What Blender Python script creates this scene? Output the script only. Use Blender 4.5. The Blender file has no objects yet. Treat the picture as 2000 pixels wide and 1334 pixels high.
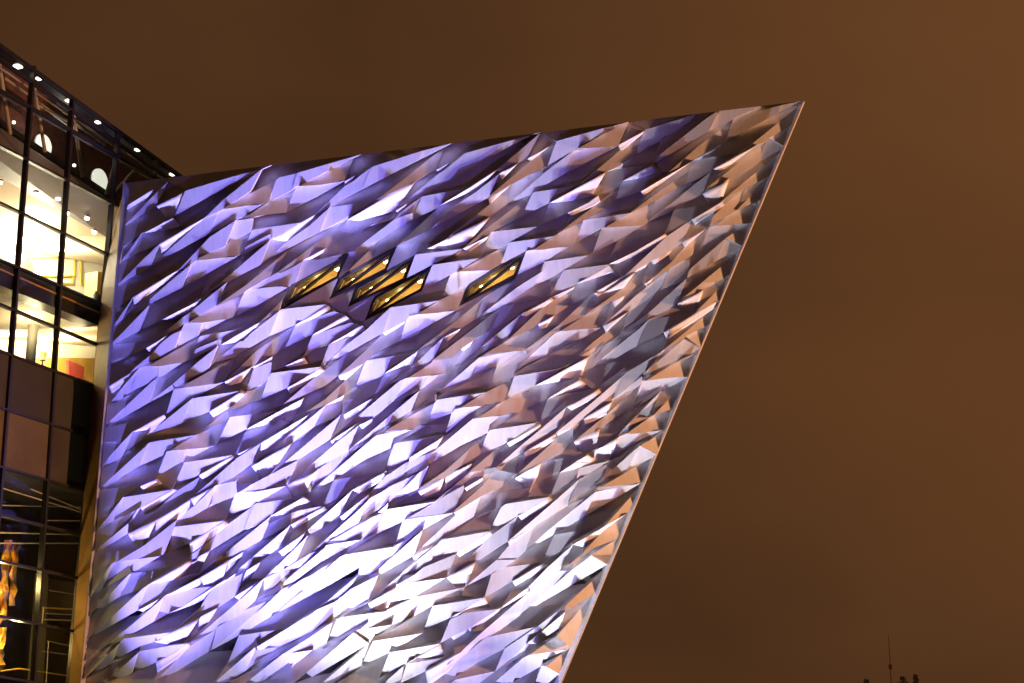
import bpy, math, random
import numpy as np
from mathutils import Vector, Matrix
from mathutils.geometry import delaunay_2d_cdt

random.seed(7)
SC = bpy.context.scene
COL = SC.collection
R = math.radians

# ------------------------------------------------------------------ camera
# photo pixels (2000 x 1334) are the units used for measuring sight lines
PW, PH, FPX, PITCH = 2000.0, 1334.0, 3450.0, R(16.7)
CAM = Vector((0.0, 0.0, 1.7))
cd = bpy.data.cameras.new('camera')
cd.sensor_width = 36.0
cd.lens = 36.0 * FPX / PW
cd.clip_start, cd.clip_end = 0.1, 5000.0
cam = bpy.data.objects.new('camera', cd)
cam.location = CAM
cam.rotation_euler = (math.pi / 2 + PITCH, 0, 0)
COL.objects.link(cam)
SC.camera = cam
FWD = Vector((0, math.cos(PITCH), math.sin(PITCH)))
UPV = Vector((0, -math.sin(PITCH), math.cos(PITCH)))


def ray(px, py):
    return FWD + Vector((1, 0, 0)) * ((px - PW / 2) / FPX) + UPV * ((PH / 2 - py) / FPX)


# ------------------------------------------------------------------ sky: low cloud lit by city lamps
w = bpy.data.worlds.new('World')
SC.world = w
w.use_nodes = True
nt = w.node_tree
nt.nodes.clear()
N = nt.nodes.new
out = N('ShaderNodeOutputWorld')
bg = N('ShaderNodeBackground')
bg.inputs['Strength'].default_value = 1.0
tc = N('ShaderNodeTexCoord')
mp = N('ShaderNodeMapping')
mp.inputs['Scale'].default_value = (1.5, 1.5, 3.2)
mp.inputs['Location'].default_value = (0.35, 0.1, 0.2)
nz = N('ShaderNodeTexNoise')
nz.inputs['Scale'].default_value = 2.2
nz.inputs['Detail'].default_value = 4.0
nz.inputs['Roughness'].default_value = 0.45
sep = N('ShaderNodeSeparateXYZ')
# broad glow: a little stronger to the right and well above the horizon
dotn = N('ShaderNodeVectorMath'); dotn.operation = 'DOT_PRODUCT'
gd = Vector((0.55, 0.9, 0.62)).normalized()
dotn.inputs[1].default_value = gd
ml = N('ShaderNodeMapRange')
ml.inputs['From Min'].default_value = 0.84
ml.inputs['From Max'].default_value = 1.0
ml.inputs['To Min'].default_value = 0.0
ml.inputs['To Max'].default_value = 0.66
add = N('ShaderNodeMath'); add.operation = 'MULTIPLY_ADD'
add.inputs[1].default_value = 0.75
cr = N('ShaderNodeValToRGB')
cr.color_ramp.elements[0].position = 0.15
cr.color_ramp.elements[0].color = (0.044, 0.019, 0.0082, 1)
cr.color_ramp.elements[1].position = 1.05 if False else 1.0
cr.color_ramp.elements[1].color = (0.138, 0.054, 0.0180, 1)
L = nt.links.new
L(tc.outputs['Generated'], mp.inputs['Vector'])
L(mp.outputs['Vector'], nz.inputs['Vector'])
L(tc.outputs['Generated'], dotn.inputs[0])
L(dotn.outputs['Value'], ml.inputs['Value'])
L(nz.outputs['Fac'], add.inputs[0])
L(ml.outputs['Result'], add.inputs[2])
L(add.outputs['Value'], cr.inputs['Fac'])
L(cr.outputs['Color'], bg.inputs['Color'])
L(bg.outputs['Background'], out.inputs['Surface'])

SC.view_settings.view_transform = 'Standard'
SC.view_settings.look = 'None'
SC.view_settings.exposure = 0.0
SC.view_settings.gamma = 1.0
SC.view_settings.use_curve_mapping = False
SC.cycles.max_bounces = 8
SC.cycles.transparent_max_bounces = 16
SC.cycles.sample_clamp_indirect = 6.0

# ------------------------------------------------------------------ frames of the two walls
LEAN = R(0.0)
azl = R(-73.6)
FU = Vector((-math.sin(azl), -math.cos(azl), 0))            # along the prow wall, to the right
NH = Vector((-FU.y * -1 * -1, 0, 0))
NH = Vector((FU.y, -FU.x, 0))                                # level, towards the viewer
FV = (Vector((0, 0, 1)) * math.cos(LEAN) + NH * math.sin(LEAN)).normalized()
FN = FU.cross(FV).normalized()
if FN.dot(NH) < 0:
    FN = -FN
# glass wall: vertical plane running away to the right
azg = R(25.7)
GD = Vector((math.sin(azg), math.cos(azg), 0))
GI = Vector((-GD.y, GD.x, 0))                                # inwards, behind the glass
r0 = ray(0, 700)
G0 = CAM + r0 * (48.0 / Vector((r0.x, r0.y, 0)).length)


def G(px, py, off=0.0):
    r = ray(px, py)
    t = (G0 + GI * off - CAM).dot(GI) / r.dot(GI)
    return CAM + r * t


pl = G(176, 1200, -1.0)                                      # prow wall stands a metre proud of the glass here
FO = pl.copy()


def fplane(px, py, h=0.0):
    r = ray(px, py)
    t = (FO + FN * h - CAM).dot(FN) / r.dot(FN)
    return CAM + r * t


# ------------------------------------------------------------------ helpers
def setp(o, label=None, cat=None, group=None, kind=None):
    if label: o['label'] = label
    if cat: o['category'] = cat
    if group: o['group'] = group
    if kind: o['kind'] = kind
    return o


def empty(name, loc, label, cat, group=None):
    o = bpy.data.objects.new(name, None)
    o.empty_display_size = 0.2
    o.location = loc
    COL.objects.link(o)
    return setp(o, label, cat, group)


def mesh(name, verts, faces, mat, parent=None, smooth=False):
    me = bpy.data.meshes.new(name)
    off = Vector((0, 0, 0))
    if parent is not None:
        off = parent_world(parent)
    me.from_pydata([tuple(Vector(v) - off) for v in verts], [], faces)
    me.update()
    if mat: me.materials.append(mat)
    if smooth:
        for p in me.polygons: p.use_smooth = True
    o = bpy.data.objects.new(name, me)
    COL.objects.link(o)
    if parent is not None: o.parent = parent
    return o


def parent_world(p):
    v = Vector((0, 0, 0))
    while p is not None:
        v = v + p.location
        p = p.parent
    return v


class MB:
    def __init__(self): self.v = []; self.f = []
    def box(self, c, ax, ay, az):                            # centre and three half-axis vectors
        b = len(self.v)
        for sz in (-1, 1):
            for sy in (-1, 1):
                for sx in (-1, 1):
                    self.v.append(c + ax * sx + ay * sy + az * sz)
        for q in ((0, 2, 3, 1), (4, 5, 7, 6), (0, 1, 5, 4), (2, 6, 7, 3), (0, 4, 6, 2), (1, 3, 7, 5)):
            self.f.append(tuple(b + i for i in q))
        return self
    def bar(self, p, q, wd, dp, nrm):                        # square bar from p to q, dp deep along nrm
        d = (q - p)
        ln = d.length
        d = d / ln
        n = (nrm - d * nrm.dot(d)).normalized()
        s = d.cross(n)
        return self.box((p + q) / 2, d * (ln / 2), s * (wd / 2), n * (dp / 2))
    def prism(self, pts, back):
        b = len(self.v); n = len(pts)
        self.v += [Vector(p) for p in pts] + [Vector(p) + back for p in pts]
        self.f.append(tuple(range(b, b + n)))
        self.f.append(tuple(range(b + 2 * n - 1, b + n - 1, -1)))
        for i in range(n):
            j = (i + 1) % n
            self.f.append((b + i, b + n + i, b + n + j, b + j))
        return self
    def tube(self, pts, rad, seg=8):
        b = len(self.v)
        k = len(pts)
        for i, p in enumerate(pts):
            p = Vector(p)
            a = Vector(pts[max(i - 1, 0)]); c = Vector(pts[min(i + 1, k - 1)])
            d = (c - a).normalized()
            x = d.orthogonal().normalized(); y = d.cross(x)
            rr = rad[i] if isinstance(rad, (list, tuple)) else rad
            for s in range(seg):
                t = 2 * math.pi * s / seg
                self.v.append(p + x * (rr * math.cos(t)) + y * (rr * math.sin(t)))
        for i in range(k - 1):
            for s in range(seg):
                t = (s + 1) % seg
                self.f.append((b + i * seg + s, b + i * seg + t, b + (i + 1) * seg + t, b + (i + 1) * seg + s))
        self.f.append(tuple(b + s for s in range(seg)))
        self.f.append(tuple(b + (k - 1) * seg + s for s in range(seg)))
        return self
    def lathe(self, base, prof, seg=20, axis=Vector((0, 0, 1))):
        x = axis.orthogonal().normalized(); y = axis.cross(x)
        b = len(self.v)
        for (rr, z) in prof:
            for s in range(seg):
                t = 2 * math.pi * s / seg
                self.v.append(base + axis * z + x * (rr * math.cos(t)) + y * (rr * math.sin(t)))
        for i in range(len(prof) - 1):
            for s in range(seg):
                t = (s + 1) % seg
                self.f.append((b + i * seg + s, b + i * seg + t, b + (i + 1) * seg + t, b + (i + 1) * seg + s))
        self.f.append(tuple(b + s for s in range(seg)))
        self.f.append(tuple(b + (len(prof) - 1) * seg + s for s in range(seg)))
        return self
    def build(self, name, mat, parent=None, smooth=False):
        return mesh(name, self.v, self.f, mat, parent, smooth)


# ------------------------------------------------------------------ materials
def mat(name, col, rough=0.5, metal=0.0, var=0.0, vscale=3.0, bump=0.0, bscale=40.0, emit=None, estr=0.0, spec=0.5):
    m = bpy.data.materials.new(name)
    m.use_nodes = True
    t = m.node_tree
    b = t.nodes['Principled BSDF']
    b.inputs['Base Color'].default_value = (*col, 1)
    b.inputs['Roughness'].default_value = rough
    b.inputs['Metallic'].default_value = metal
    b.inputs['Specular IOR Level'].default_value = spec
    if emit:
        b.inputs['Emission Color'].default_value = (*emit, 1)
        b.inputs['Emission Strength'].default_value = estr
    if var or bump:
        c = t.nodes.new('ShaderNodeTexCoord')
        n = t.nodes.new('ShaderNodeTexNoise')
        n.inputs['Scale'].default_value = vscale
        n.inputs['Detail'].default_value = 5
        t.links.new(c.outputs['Object'], n.inputs['Vector'])
        if var:
            r = t.nodes.new('ShaderNodeValToRGB')
            r.color_ramp.elements[0].position = 0.3
            r.color_ramp.elements[1].position = 0.7
            r.color_ramp.elements[0].color = (*[x * (1 - var) for x in col], 1)
            r.color_ramp.elements[1].color = (*[min(1, x * (1 + var)) for x in col], 1)
            t.links.new(n.outputs['Fac'], r.inputs['Fac'])
            t.links.new(r.outputs['Color'], b.inputs['Base Color'])
            rr = t.nodes.new('ShaderNodeMapRange')
            rr.inputs['To Min'].default_value = max(0.02, rough - 0.08)
            rr.inputs['To Max'].default_value = min(1, rough + 0.08)
            t.links.new(n.outputs['Fac'], rr.inputs['Value'])
            t.links.new(rr.outputs['Result'], b.inputs['Roughness'])
        if bump:
            n2 = t.nodes.new('ShaderNodeTexNoise')
            n2.inputs['Scale'].default_value = bscale
            n2.inputs['Detail'].default_value = 3
            t.links.new(c.outputs['Object'], n2.inputs['Vector'])
            bp = t.nodes.new('ShaderNodeBump')
            bp.inputs['Strength'].default_value = bump
            bp.inputs['Distance'].default_value = 0.01
            t.links.new(n2.outputs['Fac'], bp.inputs['Height'])
            t.links.new(bp.outputs['Normal'], b.inputs['Normal'])
    return m


def glass(name, tint, refl=1.0, rough=0.02):
    m = bpy.data.materials.new(name)
    m.use_nodes = True
    t = m.node_tree
    t.nodes.clear()
    o = t.nodes.new('ShaderNodeOutputMaterial')
    mx = t.nodes.new('ShaderNodeMixShader')
    tr = t.nodes.new('ShaderNodeBsdfTransparent')
    gl = t.nodes.new('ShaderNodeBsdfGlossy')
    fr = t.nodes.new('ShaderNodeLayerWeight')
    fr.inputs['Blend'].default_value = 0.5
    pw = t.nodes.new('ShaderNodeMath'); pw.operation = 'POWER'
    pw.inputs[1].default_value = 4.0
    t.links.new(fr.outputs['Facing'], pw.inputs[0])
    ad = t.nodes.new('ShaderNodeMath'); ad.operation = 'ADD'
    ad.inputs[1].default_value = 0.045
    t.links.new(pw.outputs[0], ad.inputs[0])
    tr.inputs['Color'].default_value = (*tint, 1)
    gl.inputs['Roughness'].default_value = rough
    mu = t.nodes.new('ShaderNodeMath'); mu.operation = 'MULTIPLY'
    mu.inputs[1].default_value = refl
    t.links.new(ad.outputs[0], mu.inputs[0])
    t.links.new(mu.outputs[0], mx.inputs[0])
    t.links.new(tr.outputs[0], mx.inputs[1])
    t.links.new(gl.outputs[0], mx.inputs[2])
    t.links.new(mx.outputs[0], o.inputs['Surface'])
    return m


M = {}
M['alu'] = mat('anodised_aluminium', (0.46, 0.46, 0.47), 0.60, 0.0, 0.06, 1.3, 0.04, 60, spec=0.25)
t = M['alu'].node_tree
b = t.nodes['Principled BSDF']
src = b.inputs['Base Color'].links[0].from_socket
co = t.nodes.new('ShaderNodeTexCoord')
mpn = t.nodes.new('ShaderNodeMapping'); mpn.inputs['Scale'].default_value = (5.0, 5.0, 0.45)
st = t.nodes.new('ShaderNodeTexNoise'); st.inputs['Scale'].default_value = 1.6; st.inputs['Detail'].default_value = 6; st.inputs['Roughness'].default_value = 0.7
t.links.new(co.outputs['Object'], mpn.inputs['Vector']); t.links.new(mpn.outputs['Vector'], st.inputs['Vector'])
r1 = t.nodes.new('ShaderNodeMapRange'); r1.inputs['From Min'].default_value = 0.35; r1.inputs['From Max'].default_value = 0.7
r1.inputs['To Min'].default_value = 1.0; r1.inputs['To Max'].default_value = 0.84
t.links.new(st.outputs['Fac'], r1.inputs['Value'])
oi = t.nodes.new('ShaderNodeObjectInfo')
r2 = t.nodes.new('ShaderNodeMapRange'); r2.inputs['To Min'].default_value = 0.90; r2.inputs['To Max'].default_value = 1.07
t.links.new(oi.outputs['Random'], r2.inputs['Value'])
m1 = t.nodes.new('ShaderNodeMath'); m1.operation = 'MULTIPLY'
t.links.new(r1.outputs['Result'], m1.inputs[0]); t.links.new(r2.outputs['Result'], m1.inputs[1])
mc = t.nodes.new('ShaderNodeVectorMath'); mc.operation = 'SCALE'
t.links.new(src, mc.inputs[0]); t.links.new(m1.outputs[0], mc.inputs['Scale'])
t.links.new(mc.outputs['Vector'], b.inputs['Base Color'])
M['back'] = mat('dark_membrane', (0.03, 0.03, 0.035), 0.8)
M['black'] = mat('black_frame', (0.012, 0.011, 0.012), 0.35, 0.0, 0.15, 4)
M['bronze'] = mat('bronze_cladding', (0.20, 0.115, 0.042), 0.55, 0.0, 0.3, 1.2, 0.08, 30, spec=0.08)
M['trim'] = mat('pale_edge_trim', (0.40, 0.37, 0.36), 0.4, 0.3, 0.05)
M['glass'] = glass('clear_glass', (0.90, 0.92, 0.90), 0.32)
M['wglass'] = glass('window_glass', (0.92, 0.90, 0.82), 0.8)
M['spandrel'] = mat('grey_back_painted_glass', (0.036, 0.033, 0.024), 0.5, 0.0, 0.25, 0.7, spec=0.15)
M['frost'] = mat('frosted_panel', (0.085, 0.066, 0.034), 0.5, 0.0, 0.3, 0.8, spec=0.15)  # paler and warmer than the spandrel: light from behind put into the colour
M['gold'] = mat('gold_lining', (0.66, 0.50, 0.22), 0.38, 0.15, 0.25, 2.5)
M['lampwarm'] = mat('warm_lamp', (1, .9, .7), emit=(1.0, 0.80, 0.45), estr=14)
M['lampwhite'] = mat('white_lamp', (1, 1, 1), emit=(1.0, 0.94, 0.80), estr=30)
M['disc'] = mat('lit_disc', (1, 1, 1), emit=(0.92, 0.93, 0.80), estr=0.95)
M['slot'] = mat('slot_lamp', (1, 1, 1), emit=(1.0, 0.95, 0.80), estr=3.5)
M['maroon'] = mat('maroon_wall', (0.085, 0.030, 0.026), 0.6, 0, 0.5, 5)
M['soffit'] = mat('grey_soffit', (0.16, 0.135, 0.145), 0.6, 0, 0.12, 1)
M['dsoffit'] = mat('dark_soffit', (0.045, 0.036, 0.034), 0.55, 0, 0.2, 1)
M['cream'] = mat('cream_plaster', (0.80, 0.70, 0.55), 0.7, 0, 0.05, 1)
M['white'] = mat('white_plaster', (0.85, 0.80, 0.66), 0.7, 0, 0.04, 1)
M['tan'] = mat('tan_plaster', (0.60, 0.43, 0.24), 0.7, 0, 0.1, 2)
M['yellow'] = mat('gilt_moulding', (0.62, 0.42, 0.05), 0.45, 0.2)
M['beige'] = mat('beige_painted_steel', (0.42, 0.35, 0.30), 0.45, 0, 0.12, 2)
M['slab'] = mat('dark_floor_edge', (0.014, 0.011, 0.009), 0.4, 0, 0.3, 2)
M['grey'] = mat('grey_column', (0.36, 0.33, 0.27), 0.5, 0, 0.08, 2)
M['shade'] = mat('grey_lampshade', (0.30, 0.24, 0.19), 0.8)
M['red'] = mat('red_upholstery', (0.70, 0.12, 0.09), 0.7, 0, 0.12, 6)
M['wood'] = mat('gold_brown_wood', (0.45, 0.26, 0.06), 0.5, 0, 0.2, 3)
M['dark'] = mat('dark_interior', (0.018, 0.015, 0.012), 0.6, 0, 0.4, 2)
M['olive'] = mat('olive_paint', (0.14, 0.125, 0.085), 0.6, 0, 0.15, 1)
M['sheet'] = mat('polished_gold', (0.80, 0.50, 0.08), 0.3, 0.55, 0.12, 4)
M['ground'] = mat('asphalt', (0.05, 0.05, 0.05), 0.85, 0, 0.3, 1.5, 0.3, 30)
M['mast'] = mat('mast_steel', (0.10, 0.05, 0.035), 0.6, 0.2, 0.2, 2)
M['bark'] = mat('bark', (0.05, 0.035, 0.025), 0.9)
M['leaf'] = mat('leaf', (0.05, 0.06, 0.03), 0.7, 0, 0.4, 2)

# ------------------------------------------------------------------ ground
gr = mesh('ground', [(-1500, -600, 0), (1500, -600, 0), (1500, 2500, 0), (-1500, 2500, 0)], [(0, 1, 2, 3)], M['ground'])
setp(gr, 'dark asphalt ground in front of the building', None, None, 'structure')

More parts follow.
